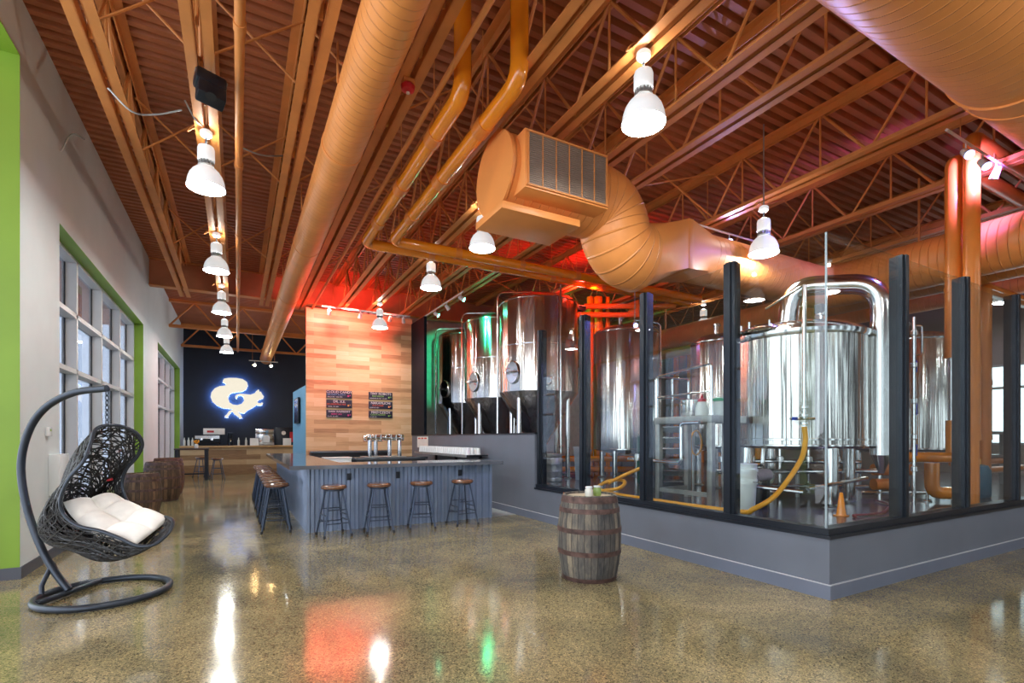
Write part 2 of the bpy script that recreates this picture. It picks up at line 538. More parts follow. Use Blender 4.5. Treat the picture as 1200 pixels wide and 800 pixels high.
def fillet(pts, rad, n=8):
    """round the corners of a polyline"""
    P = [Vector(p) for p in pts]
    out = [P[0]]
    for i in range(1, len(P) - 1):
        a, b, c = P[i - 1], P[i], P[i + 1]
        u, v = (a - b), (c - b)
        k = min(rad, u.length * 0.49, v.length * 0.49)
        s, e = b + u.normalized() * k, b + v.normalized() * k
        for j in range(n + 1):
            w = j / n
            out.append((s * (1 - w) + b * w) * (1 - w) + (b * (1 - w) + e * w) * w)
    out.append(P[-1])
    return out


def spline(pts, n=8):
    P = [Vector(p) for p in pts]
    P = [P[0] * 2 - P[1]] + P + [P[-1] * 2 - P[-2]]
    out = []
    for i in range(1, len(P) - 2):
        a, b, c, d = P[i - 1:i + 3]
        for j in range(n):
            t = j / n
            out.append(0.5 * ((2 * b) + (c - a) * t + (2 * a - 5 * b + 4 * c - d) * t * t + (3 * b - a - 3 * c + d) * t ** 3))
    out.append(P[-2])
    return out


def text_mesh(s, size, name, mat, parent, loc, rot, extrude=0.002, align='CENTER'):
    cu = bpy.data.curves.new(name, 'FONT')
    cu.body = s
    cu.size = size
    cu.extrude = extrude
    cu.align_x = align
    cu.align_y = 'CENTER'
    t = bpy.data.objects.new(name, cu)
    COL.objects.link(t)
    dg = bpy.context.evaluated_depsgraph_get()
    me = bpy.data.meshes.new_from_object(t.evaluated_get(dg))
    bpy.data.objects.remove(t)
    bpy.data.curves.remove(cu)
    me.materials.clear()
    me.materials.append(mat)
    o = bpy.data.objects.new(name, me)
    COL.objects.link(o)
    o.parent = parent
    o.location = loc
    o.rotation_euler = rot
    return o


def light(kind, name, loc, energy, col=(1, 1, 1), size=0.1, rot=None, target=None, angle=None, blend=0.5):
    l = bpy.data.lights.new(name, kind)
    l.energy = energy
    l.color = col
    if kind == 'AREA':
        l.shape = 'DISK'; l.size = size
    else:
        l.shadow_soft_size = size
    if angle:
        l.spot_size = angle
        l.spot_blend = blend
    o = bpy.data.objects.new(name, l)
    COL.objects.link(o)
    o.location = loc
    if target is not None:
        o.rotation_euler = (Vector(target) - Vector(loc)).to_track_quat('-Z', 'Y').to_euler()
    elif rot:
        o.rotation_euler = rot
    return o


XW = -2.0        # left wall face
YB = 25.3        # back wall face
XG, YG = 4.75, 2.62   # glazed enclosure corner
ZF = 0.55        # brewery floor
ZC = 6.13        # underside of deck
ZJ = 5.20        # joist bottom
XR = 17.0
YBW = 16.3

# ------------------------------------------------------------------ setting
struct(MB().box(-6, 18, -5, 26, -0.1, 0), 'floor', M['floor'])
struct(MB().box(XG + .12, XR, YG + .12, YBW, 0.3, ZF), 'floor_brewery', M['slab'])
struct(MB().box(4.17, XG - .03, 8.45, 15.0, 0.0, 0.006), 'floor_bar', M['tile'])

# corrugated deck: flutes run across the room
mb = MB()
prof = []
y = -4.0
while y < 26.0:
    prof += [(y, ZC + .07), (y + .04, ZC + .07), (y + .065, ZC), (y + .145, ZC)]
    y += .17
for (y0, z0), (y1, z1) in zip(prof, prof[1:]):
    f = mb.bm.faces.new([mb.bm.verts.new(p) for p in ((-2.4, y0, z0), (XR + .2, y0, z0), (XR + .2, y1, z1), (-2.4, y1, z1))])
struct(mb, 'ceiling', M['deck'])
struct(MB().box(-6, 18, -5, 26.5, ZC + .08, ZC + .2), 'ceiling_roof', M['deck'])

# left wall with two window openings and a tall opening near the camera
mb = MB()
D = .30
W1 = (8.43, 14.98, .45, 4.24)
W2 = (17.5, 23.8, .45, 4.24)
mb.box(XW - D, XW, 7.1, W1[0], 0, ZC)
mb.box(XW - D, XW, W1[1], W2[0], 0, ZC)
mb.box(XW - D, XW, W2[1], YB + .2, 0, ZC)
for w in (W1, W2):
    mb.box(XW - D, XW, w[0], w[1], w[3], ZC)
    mb.box(XW - D, XW, w[0], w[1], 0, w[2])
mb.box(XW - D, XW, -1.0, 7.1, 5.5, ZC)
struct(mb, 'wall_left', M['wallwhite'])
# green reveals
mb = MB()
g = .006
for w in (W1, W2):
    mb.box(XW - D, XW - .001, w[1] - g, w[1], w[2], w[3])
    mb.box(XW - D, XW - .001, w[0], w[1] - g, w[3] - g, w[3])
    mb.box(XW - D, XW - .001, w[0], w[1] - g, w[2], w[2] + g)
mb.box(XW - D - .3, XW - .001, 7.1 - g, 7.1, .12, 5.5)
mb.box(XW - D, XW - .001, -1, 7.1 - g, 5.5 - g, 5.5)
struct(mb, 'trim_1', M['green'])
mb = MB()
mb.box(XW, XW + .012, 7.1, YB, 0, .125)
mb.box(XW - .6, XW + .012, 7.085, 7.1 - g, 0, .125)
struct(mb, 'baseboard_left', M['baseboard'])


def left_window(name, w, n):
    fr = MB()
    x0, x1 = XW - D, XW - .2      # frame plane at the outside of the recess
    y0, y1, z0, z1 = w
    z1 -= .02
    zs = [z1, z1 - .86, z1 - 1.72, z0 + .95, z0 + .03]
    ys = [y0 + .03 + (y1 - y0 - .06) * i / n for i in range(n + 1)]
    for yy in ys:
        fr.box(x0 - .06, x1 + .02, yy - .035, yy + .035, z0, z1)
    for zz in (zs[0], zs[1], zs[2], zs[4]):
        fr.box(x0 - .06, x1 + .02, y0, y1, zz - .035, zz + .035)
    o = struct(fr, name, M['winframe'])
    for i in range(n):
        MB().box(x0 - .03, x0 - .02, ys[i] + .03, ys[i + 1] - .03, z0, z1).build('pane', M['winglass'], o)
        sh = MB()
        sh.box(x0 - .035, x0 - .015, ys[i + 1] - .055, ys[i + 1] - .034, z0, z1)
        sh.box(x0 - .035, x0 - .015, ys[i] + .034, ys[i] + .055, z0, z1)
        sh.build('gasket', M['black'], o)
    return o


left_window('window_1', W1, 4)
left_window('window_2', W2, 4)

# back wall, blue partition, plank wall, black panel
struct(MB().box(-2.6, 5.2, YB, YB + .2, 0, ZC), 'wall_back', M['navy'])
mb = MB()
mb.prism([(15.3, 0), (19.6, 0), (19.6, 3.12), (15.3, 3.02)], .14, lambda a, b, d: (1.76 + d, a, b))
struct(mb, 'wall_blue', M['blue'])
struct(MB().box(1.70, XG, 15.1, 15.25, 0, 5.16), 'wall_wood', M['woodwall'])
struct(MB().box(XG - .02, XG + .06, 13.9, 15.26, 1.57, 5.0), 'wall_black', M['blackcol'])
# knee walls and the taller wall behind the bar
mb = MB()
mb.box(XG, XG + .18, YG, 7.8, 0, ZF)
mb.box(XG + .18, XR, YG, YG + .18, 0, ZF)
mb.box(XG, XG + .18, 7.8, 15.1, 0, 1.55)
struct(mb, 'wall_knee', M['knee'])
struct(MB().box(XG - .01, XG + .19, 7.79, 15.1, 1.55, 1.575), 'trim_2', M['black'])
mb = MB()
mb.box(XG - .018, XG, YG - .018, 15.1, 0, .13)
mb.box(XG, XR, YG - .018, YG, 0, .13)
struct(mb, 'baseboard_knee', M['kneebase'])
mb = MB()
mb.box(XG - .02, XG, YG - .02, 15.1, .13, .137)
mb.box(XG, XR, YG - .02, YG, .13, .137)
struct(mb, 'trim_3', M['edgeline'])
# brewery enclosure
struct(MB().box(XG + .2, XR, YBW, YBW + .2, 0, ZC), 'wall_brewery_back', pm('pale_wall', (.46, .48, .47), .6))
mb = MB()
mb.box(XR, XR + .2, -5, 3.6, 0, ZC)
mb.box(XR, XR + .2, 6.9, YBW, 0, ZC)
mb.box(XR, XR + .2, 3.6, 6.9, 3.35, ZC)
mb.box(XR, XR + .2, 3.6, 6.9, 0, 1.3)
struct(mb, 'wall_right', M['brewwall'])
o = struct(MB().box(XR + .1, XR + .12, 3.6, 6.9, 1.3, 3.35), 'window_4', M['lit'])
fr = MB()
for yy in (3.63, 4.7, 5.8, 6.87):
    fr.box(XR + .02, XR + .09, yy - .03, yy + .03, 1.3, 3.35)
for zz in (1.33, 2.75, 3.32):
    fr.box(XR + .02, XR + .09, 3.6, 6.9, zz - .03, zz + .03)
fr.build('window_frame', M['steelgrey'], o)

# unseen rear wall, added so its bays streak the steel reflections
mb = MB()
for x0, x1 in ((-3.0, -1.6), (-.7, .8), (1.5, 3.2), (3.9, 5.9), (6.6, 8.1), (8.7, 10.6), (11.4, 12.9), (13.8, 17.0)):
    mb.box(x0, x1, -5.6, -5.4, 0, 4.6)
mb.box(-3.0, 17.0, -5.6, -5.4, 4.6, ZC)
mb.box(-3.0, 17.0, -5.6, -5.4, 0, .3)
struct(mb, 'wall_rear_added', M['knee'])

# glazed screen on the knee wall
win = thing('window_3', None, None, (XG, YG, ZF), kind='structure')
ZT = 3.40 - ZF
postY = [3.73, 5.07, 6.44, 7.73]
postX = [6.26, 7.76, 9.33, 10.85, 12.4]


def post_mesh(along):
    m = MB()
    if along == 'y':
        m.box(-.01, .055, -.07, .07, .0, ZT + .03)
        m.box(.055, .125, -.045, .045, .0, ZT + .03)
        m.box(-.03, -.01, -.03, .03, .0, ZT + .03)
    else:
        m.box(-.07, .07, -.01, .055, .0, ZT + .03)
        m.box(-.045, .045, .055, .125, .0, ZT + .03)
        m.box(-.03, .03, -.03, -.01, .0, ZT + .03)
    return m


p0 = post_mesh('y').build('post', M['post'], win, (.06, postY[0] - YG, 0))
for yy in postY[1:]:
    o = p0.copy(); COL.objects.link(o); o.location = (.06, yy - YG, 0)
p0 = post_mesh('x').build('post', M['post'], win, (postX[0] - XG, .06, 0))
for xx in postX[1:]:
    o = p0.copy(); COL.objects.link(o); o.location = (xx - XG, .06, 0)
m = MB()
m.box(-.012, .19, -.012, 7.8 - YG, 0, .03)
m.box(.02, .15, .02, 7.8 - YG, .03, .09)
m.build('sill_rail', M['black'], win)
m = MB()
m.box(.19, XR - XG, -.012, .19, 0, .03)
m.box(.15, XR - XG, .02, .15, .03, .09)
m.build('sill_rail', M['black'], win)
ys = [YG + .06] + postY
for a, b in zip(ys, ys[1:]):
    MB().box(.066, .078, a - YG + (.06 if a > YG + .1 else .012), b - YG - .06, .085, ZT).build('pane', M['glass'], win)
xs = [XG + .06] + postX
for a, b in zip(xs, xs[1:]):
    MB().box(a - XG + (.06 if a > XG + .1 else .012), b - XG - .06, .066, .078, .085, ZT).build('pane', M['glass'], win)
MB().box(.062, .076, .062, .076, .085, ZT).build('glass_corner', M['glassedge'], win)

# ------------------------------------------------------------------ roof steel


def angle_chord(z, up, L):
    """two angles back to back with a gap, running along y"""
    m = MB()
    for s in (-1, 1):
        x0, x1 = s * .025, s * .125
        m.box(min(x0, x1), max(x0, x1), 0, L, z, z + .012)
        xa, xb = s * .025, s * .037
        if up:
            m.box(min(xa, xb), max(xa, xb), 0, L, z, z + .1)
        else:
            m.box(min(xa, xb), max(xa, xb), 0, L, z - .1, z)
    return m


JL = 15.75 + 4.0
first_joist = None
diag = bpy.data.meshes
PANEL = 1.25


def make_joist(x, label):
    global first_joist
    if first_joist is None:
        t = thing('roof_joist', label, 'joist', (x, -4.0, ZJ), group='steel roof joists')
        angle_chord(0, True, JL).build('bottom_chord', M['joist'], t)
        angle_chord(ZC - ZJ - .015, False, JL).build('top_chord', M['joist'], t)
        hz = ZC - ZJ
        a = MB().tube([(0, 0, .03), (0, PANEL / 2, hz - .05)], .02, 6).build('web_member', M['joist'], t)
        b = MB().tube([(0, 0, hz - .05), (0, PANEL / 2, .03)], .02, 6).build('web_member', M['joist'], t, (0, PANEL / 2, 0))
        v = MB().tube([(0, 0, .03), (0, 0, hz - .05)], .014, 6).build('web_member', M['joist'], t, (0, PANEL / 2, 0))
        k = 1
        while (k + 1) * PANEL < JL:
            for s, off in ((a, 0), (b, PANEL / 2), (v, PANEL / 2)):
                o = s.copy(); COL.objects.link(o); o.location = (0, k * PANEL + off, 0)
            k += 1
        first_joist = t
        return t
    return dup(first_joist, (x, -4.0, ZJ), label=label)


jl = [(-1.2, 'orange steel roof joist nearest the white left wall'),
      (-.32, 'orange steel roof joist carrying the left row of pendants'),
      (.66, 'orange steel roof joist just left of the long round duct'),
      (1.58, 'orange steel roof joist just right of the long round duct, with the red horn'),
      (2.62, 'orange steel roof joist beside the right vertical glossy pipe'),
      (3.43, 'orange steel roof joist carrying the middle row of pendants over the barrel'),
      (4.4, 'orange steel roof joist passing over the boxed duct grille'),
      (5.15, 'orange steel roof joist lit green beside the green track lights'),
      (7.25, 'orange steel roof joist carrying the pendant over the large kettle'),
      (9.2, 'orange steel roof joist lit mauve above the tall orange pipes'),
      (11.2, 'orange steel roof joist beyond the tall orange pipes'),
      (13.2, 'orange steel roof joist farthest to the brewery side')]
for x, lb in jl:
    make_joist(x, lb)

# bridging rods between joists
for i, (yy, w) in enumerate(((5.9, 'nearest'), (8.3, 'middle'), (12.0, 'farthest'))):
    m = MB()
    for (xa, _), (xb, _) in zip(jl, jl[1:]):
        m.tube([(xa, yy, ZJ + .08), (xb, yy, ZC - .08)], .014, 6)
        m.tube([(xa, yy + .03, ZC - .08), (xb, yy + .03, ZJ + .08)], .014, 6)
    o = m.build('cross_bracing', M['joist'])
    tag(o, w + ' line of orange cross bracing rods between the roof joists', 'bracing', 'bracing lines')

t = thing('roof_girder', 'deep closed orange girder crossing above the plank wall', 'girder', (0, 15.9, 5.45))
MB().box(-2.0, XR, -.03, .03, 0, ZC - 5.45).build('web_plate', M['girder'], t)
m = MB()
m.box(-2.0, XR, -.12, .12, -.02, .0); m.box(-2.0, XR, -.12, .12, ZC - 5.45 - .02, ZC - 5.45 - .001)
m.build('flange', M['joist'], t)
for yy, lb in ((24.3, 'open orange truss girder in front of the black back wall'), (20.2, 'open orange truss girder midway to the black back wall')):
    t = thing('roof_truss', lb, 'truss', (0, yy, 5.2))
    for nm, z in (('bottom_chord', 0), ('top_chord', ZC - 5.2 - .08)):
        m = MB()
        m.box(-2.0, 5.2, -.1, -.02, z, z + .08); m.box(-2.0, 5.2, .02, .1, z, z + .08)
        m.build(nm, M['joist'], t)
    n = 5
    for k in range(n):
        x0 = -2 + 7.2 * k / n; x1 = -2 + 7.2 * (k + 1) / n; xm = (x0 + x1) / 2
        MB().tube([(x0, 0, .04), (xm, 0, ZC - 5.25)], .03, 6).build('web_member', M['joist'], t)
        MB().tube([(xm, 0, ZC - 5.25), (x1, 0, .04)], .03, 6).build('web_member', M['joist'], t)

# ------------------------------------------------------------------ ducts and pipes
t = thing('air_duct', 'long straight orange spiral duct running back to the black wall', 'duct', (1.12, -3, 5.02))
MB().tube([(0, 0, 0), (0, YB + 3 - .3, 0)], .235, 40).build('spiral_tube', M['duct'], t)
for yy in (9.3, 12.8, 16.5, 20.3):
    MB().tube([(0, yy, 0), (0, yy + .05, 0)], .243, 40).build('joint_band', M['ductflat'], t)
for yy in (8.2, 11.4, 15.0, 18.7):
    MB().box(-.25, -.235, yy, yy + .03, 0, .4).box(.235, .25, yy, yy + .03, 0, .4).build('hanger', M['joist'], t)

t = thing('air_duct', 'wide orange spiral duct crossing overhead in the near right corner', 'duct', (1.97, 1.55, 4.80))
MB().tube([(0, 0, 0), (14.0, 0, 0)], .56, 56).build('spiral_tube', M['duct'], t)
for xx in (3.65, 8.63):
    m = MB()
    m.tube([(xx, 0, 0), (xx + .03, 0, 0)], .578, 56); m.tube([(xx + .03, 0, 0), (xx + .28, 0, 0)], .568, 56); m.tube([(xx + .28, 0, 0), (xx + .31, 0, 0)], .578, 56)
    m.build('joint_band', M['ductflat'], t)

t = thing('air_duct', 'orange spiral duct with boxed grille, elbows and square section over the brewery', 'duct', (2.69, 5.31, 4.6))
R = .465
path = fillet([(0, 0, 0), (1.72, 0, 0), (1.90, 0, -.60), (3.0, 0, -.60)], .48, 12)
path = [p for p in path if p.x < 2.2] + [Vector((2.24, 0, -.60))]
MB().tube(path, R, 48).build('spiral_tube', M['duct'], t)
MB().tube([(-.03, 0, 0), (0.0, 0, 0)], R + .012, 48).build('end_cap', M['ductflat'], t)
MB().tube([(.30, 0, 0), (.33, 0, 0)], R + .01, 48).build('joint_band', M['ductflat'], t)
gm = Matrix.Translation((.02, 0, .0))
MB().box(.06, 1.22, -.56, -.05, -.36, .29, .006, gm).build('grille_box', M['ductflat'], t)
m = MB()
m.box(.10, 1.18, -.564, -.561, -.32, .25, 0, gm)
o = m.build('grille', M['grille'], t)
m = MB()
for k in range(26):
    z = -.31 + .55 * k / 25
    m.box(.10, 1.18, -.575, -.564, z - .004, z + .004, 0, gm)
m.build('louvre', M['grille'], o)
m = MB()
for k in range(7):
    x = .10 + 1.08 * k / 6
    m.box(x - .005, x + .005, -.58, -.564, -.33, .26, 0, gm)
for z in (-.34, .25):
    m.box(.08, 1.20, -.582, -.56, z, z + .02, 0, gm)
m.build('mullion', M['joist'], o)
MB().box(-.1, .98, -.35, .35, -.545, -.46, .006).build('bottom_flange', M['ductflat'], t)


def sq2round(x0, L, a0, a1, hy, hz, rr, flip):
    def fn(u, v):
        a = 2 * PI * u
        c, s = math.cos(a), math.sin(a)
        k = 1 / max(abs(c), abs(s))
        p = Vector((0, c * k * hy, s * k * hz)).lerp(Vector((0, c * rr, s * rr)), (1 - v) if flip else v)
        return Vector((x0 + v * L, 0, -.60 + (a0 + (a1 - a0) * v))) + p
    return fn


MB().grid(sq2round(2.22, .62, 0, .20, .36, .345, R, True), 48, 8, True).build('transition', M['ductflat'], t)
MB().box(2.84, 2.94, -.365, .365, -.40 - .35, -.40 + .35, .004).build('square_section', M['ductflat'], t)
MB().grid(sq2round(2.94, .55, .20, .20, .36, .345, .37, False), 48, 8, True).build('transition', M['ductflat'], t)
pth = fillet([(3.48, 0, -.40), (6.75, 0, -.40), (6.75, -3.05, -.40)], .5, 10)
MB().tube(pth, .37, 44).build('spiral_tube', M['duct'], t)
MB().tube([(6.75, -3.05, -.40), (6.75, -3.08, -.40)], .38, 44).build('end_cap', M['ductflat'], t)

# big insulated branch in the brewery background
for (x, z, r, lb) in ((10.6, 4.25, .28, 'orange round duct crossing the far brewery behind the hanging pendant'),
                      (13.8, 4.6, .22, 'slim orange duct far back along the brewery right side')):
    t = thing('air_duct', lb, 'duct', (x, 2.8, z))
    MB().tube([(0, 0, 0), (0, 13.2, 0)], r, 28).build('spiral_tube', M['duct'], t)
    for yy in (1.5, 4.5, 7.5):
        MB().box(-.015, .015, yy, yy + .03, r, ZC - z - .05).build('hanger', M['joist'], t)

# two glossy pipes dropping from the deck and turning along the room
for (x, y0, y1, lb) in ((2.04, 4.78, 9.3, 'left glossy orange pipe dropping from the deck and turning towards the tanks'),
                        (2.46, 4.33, 8.95, 'right glossy orange pipe dropping from the deck beside the boxed grille')):
    t = thing('drain_pipe', lb, 'pipe', (x, y0, 5.03))
    pth = fillet([(0, 0, ZC - 5.03), (0, 0, 0), (0, y1 - y0, 0), (10.4 - x, y1 - y0, 0)], .2, 8)
    MB().tube(pth, .093, 24).build('pipe_run', M['pipe'], t)
    for yy in (.75, 2.1, 3.4):
        MB().tube([(0, yy, 0), (0, yy + .2, 0)], .103, 24).build('coupling', M['pipedull'], t)
    for xx in (1.2, 2.6, 4.0, 5.4):
        MB().tube([(xx, y1 - y0, 0), (xx + .12, y1 - y0, 0)], .103, 24).build('coupling', M['pipedull'], t)
    for yy in (.85, 2.2):
        MB().tube([(0, yy, .1), (0, yy, ZC - 5.03)], .008, 6).build('hanger_rod', M['joist'], t)
    for xx in (1.26, 2.66, 4.06):
        MB().tube([(xx, y1 - y0, .1), (xx, y1 - y0, ZC - 5.03)], .008, 6).build('hanger_rod', M['joist'], t)

t = thing('sprinkler_pipe', 'straight orange sprinkler pipe beside the left row of pendants', 'pipe', (.02, -2, 5.13))
MB().tube([(0, 0, 0), (0, 26, 0)], .045, 14).build('pipe_run', M['joist'], t)
for yy in (7, 9.6, 12.2, 15):
    MB().tube([(0, yy, 0), (0, yy + .1, 0)], .055, 14).build('coupling', M['joist'], t)
t = thing('conduit', 'thin orange conduit right of the joist that bears the red horn', 'conduit', (1.86, -2, 5.14))
MB().tube([(0, 0, 0), (0, 17.3, 0)], .03, 10).build('pipe_run', M['joist'], t)

# ------------------------------------------------------------------ pendants
LAMPS = []


def make_pendant(label, loc):
    """loc: centre of the lens, bottom"""
    t = thing('pendant_lamp', label, 'pendant lamp', loc, group='white high bay pendants')
    hz = ZJ - loc[2]
    k = hz / .68
    MB().lathe([(.235, 0), (.238, .012), (.232, .03), (.222, .09), (.200, .15), (.165, .20), (.125, .235), (.105, .25)], 40, cap=False).build('reflector', M['acrylic'], t)
    MB().lathe([(.0, .006), (.228, .006), (.228, .012), (.0, .012)], 40, cap=False).build('lens', M['lens'], t)
    m = MB()
    m.lathe([(.095, .245), (.1, .25), (.1, .275)], 24)
    for j in range(14):
        a = 2 * PI * j / 14
        m.tube([(.088 * math.cos(a), .088 * math.sin(a), .27), (.088 * math.cos(a), .088 * math.sin(a), .33)], .009, 5)
    m.lathe([(.07, .27), (.07, .33)], 16)
    m.build('cooling_fins', M['steelgrey'], t)
    MB().lathe([(.1, .325), (.105, .335), (.105, .47), (.095, .50), (.05, .52), (.02, .525)], 28).build('driver_housing', M['acrylic'], t)
    MB().tube([(0, 0, .52), (0, 0, hz - .06)], .012, 8).build('cord', M['black'], t)
    MB().lathe([(.055, hz - .075), (.075, hz - .06), (.078, hz - .02), (.06, hz - .002)], 24).build('canopy', M['acrylic'], t)
    m = MB()
    m.tube(spline([(.05, 0, hz - .02), (-.1, .02, hz + .06), (-.22, .03, hz - .05), (-.12, .02, hz + .02), (.0, .0, hz + .08)], 6), .008, 6)
    m.build('wiring_loop', M['joist'], t)
    return t


pl = [(-.33, 7.1, 'leftmost row, nearest white bell pendant, above the swing chair side'),
      (-.33, 10.55, 'second white bell pendant of the left row counting from the camera'),
      (-.33, 14.0, 'third white bell pendant of the left row counting from the camera'),
      (-.33, 17.2, 'fourth white bell pendant of the left row counting from the camera'),
      (-.33, 20.4, 'last and smallest white bell pendant of the left row by the black wall'),
      (3.43, 3.62, 'large lit white bell pendant above the grey barrel, right of the glossy pipes'),
      (3.43, 7.24, 'white bell pendant half hidden behind the end of the boxed grille duct'),
      (3.43, 9.65, 'white bell pendant between the glossy pipe bend and the tank tops'),
      (3.43, 13.8, 'white bell pendant right in front of the plank wall'),
      (6.82, 4.70, 'white bell pendant above the big kettle, by the blue track spot'),
      (11.25, 9.55, 'small white bell pendant inside the brewery behind the first glass post bay'),
      (15.0, 4.5, 'white bell pendant at far right beyond the last orange pipe')]
base_p = make_pendant(pl[0][2], (pl[0][0], pl[0][1], 4.50))
base_p.scale = (.88, .88, 1)
for i, (x, y, lb) in enumerate(pl):
    if i:
        o = dup(base_p, (x, y, 4.20 if 'kettle' in lb else 4.50), label=lb)
        if 'kettle' in lb:
            MB().tube([(0, 0, ZJ - 4.5), (0, 0, ZC - 4.2 - .02)], .012, 8).build('drop_rod', M['steelgrey'], o)
    LAMPS.append((x, y, 4.50))
# added fill points above each pendant, only to brighten the roof
for (x, y, z) in LAMPS:
    light('POINT', 'roof_fill', (x, y, (4.2 if abs(x - 6.82) < .01 else z) + .575), 4, (1.0, .95, .86), .035)
# unseen pendants added behind the camera for the light they give
for (x, y) in ((-.33, 3.6), (-.33, .1), (3.43, 0.0), (7.2, -1.2), (10.8, -.6)):
    dup(base_p, (x, y, 4.5), label='white bell pendant out of view behind the camera, over floor spot %d %d' % (x * 10, y * 10))
    light('POINT', 'roof_fill', (x, y, 4.5 + .575), 4, (1.0, .95, .86), .035)  # added roof fill again, no part of the lamp

# ------------------------------------------------------------------ track lights


def track(name_label, p, q, heads, col=None, drop=.0):
    p, q = Vector(p), Vector(q)
    t = thing('track_light', name_label, 'track light', tuple(p))
    d = (q - p)
    MB().tube([(0, 0, 0), tuple(d)], .02, 4).build('rail', M['white'], t)
    for w in (.12, .88):
        a = d * w
        MB().tube([a, a + Vector((0, 0, ZC - p.z - .05))], .006, 5).build('hanger_rod', M['joist'], t)
    for (w, aim, c) in heads:
        a = d * w
        aim = Vector(aim).normalized()
        pos = a + Vector((0, 0, -.13))
        h = MB().tube([pos - aim * .06, pos + aim * .09], [.04, .055], 14)
        h.tube([a, pos], .010, 6)
        ho = h.build('lamp_head', M['white'], t)
        if c:
            MB().tube([pos + aim * .091, pos + aim * .096], .05, 14).build('lens', M[c], ho)
    return t


track('white track with pale heads along the top of the plank wall', (2.0, 14.35, 5.05), (4.45, 14.35, 5.05),
      [(.08, (.1, .8, -.6), None), (.42, (0, .8, -.6), None), (.76, (0, .8, -.6), None), (.92, (.3, .7, -.6), None)])
track('white track with green spots beside the fermenting tanks', (4.8, 14.2, 5.03), (4.8, 11.2, 5.03),
      [(.06, (.5, .2, -.6), None), (.36, (.7, -.35, -.5), 'lampgreen'), (.64, (.5, .0, -.6), None), (.95, (.6, -.45, -.4), 'lampgreen')])
track('white track with two blue violet spots beneath the wide near duct', (7.35, 2.72, 5.12), (10.4, 2.72, 5.12),
      [(.17, (-.45, -.5, -.6), 'lampblue'), (.33, (-.3, -.5, -.7), 'lampblue'), (.47, (.0, .3, -.8), None)])
track('white track with one violet spot above the big kettle', (7.0, 6.05, 5.17), (8.9, 6.05, 5.17),
      [(.42, (-.5, -.55, -.4), 'lampblue'), (.8, (.2, .3, -.7), None)])
track('short track with two warm spots on the black back wall', (.42, 23.2, 4.66), (1.5, 23.2, 4.66),
      [(.2, (-.1, -.6, -.5), 'lampwarm'), (.75, (.1, -.6, -.5), 'lampwarm')])
# coloured washes from those heads
light('SPOT', 'red_wash', (2.15, 14.2, 5.0), 115, (1, .10, .09), .05, target=(2.1, 15.1, 4.5), angle=2.4)
light('SPOT', 'red_wash', (2.75, 14.2, 5.0), 75, (1, .10, .09), .05, target=(2.7, 15.1, 4.7), angle=2.4)
light('SPOT', 'red_wash', (3.7, 14.2, 5.0), 14, (1, .08, .05), .05, target=(3.9, 15.1, 4.9), angle=2.2)
light('SPOT', 'red_wash', (2.9, 14.3, 5.1), 28, (1, .04, .03), .05, target=(2.9, 15.9, 5.8), angle=2.3)
light('SPOT', 'green_wash', (4.9, 13.05, 4.85), 200, (.02, 1, .42), .05, target=(5.8, 15.2, 4.2), angle=.8)
light('SPOT', 'green_wash', (4.85, 11.4, 4.85), 170, (.02, 1, .42), .05, target=(6.2, 11.8, 4.4), angle=1.35)
light('SPOT', 'blue_wash', (7.85, 2.65, 4.9), 170, (.28, .25, 1), .05, target=(7.4, 4.4, 3.2), angle=1.6)
light('SPOT', 'violet_wash', (8.4, 2.7, 4.95), 110, (.5, .2, 1), .05, target=(10.4, 4.6, 4.9), angle=2.2)
light('SPOT', 'violet_wash', (7.75, 5.95, 4.9), 80, (.45, .42, 1), .05, target=(6.3, 5.0, 4.1), angle=2.0)
light('SPOT', 'warm_spot', (.65, 23.1, 4.5), 12, (1, .6, .3), .05, target=(.6, 24.2, 2.0), angle=1.6)
light('SPOT', 'warm_spot', (1.25, 23.1, 4.5), 12, (1, .6, .3), .05, target=(1.3, 24.2, 2.0), angle=1.6)

# ------------------------------------------------------------------ brewery vessels


def rail_pipe(pts, r, rad=.08, n=10):
    return MB().tube(fillet(pts, rad, 6), r, n)


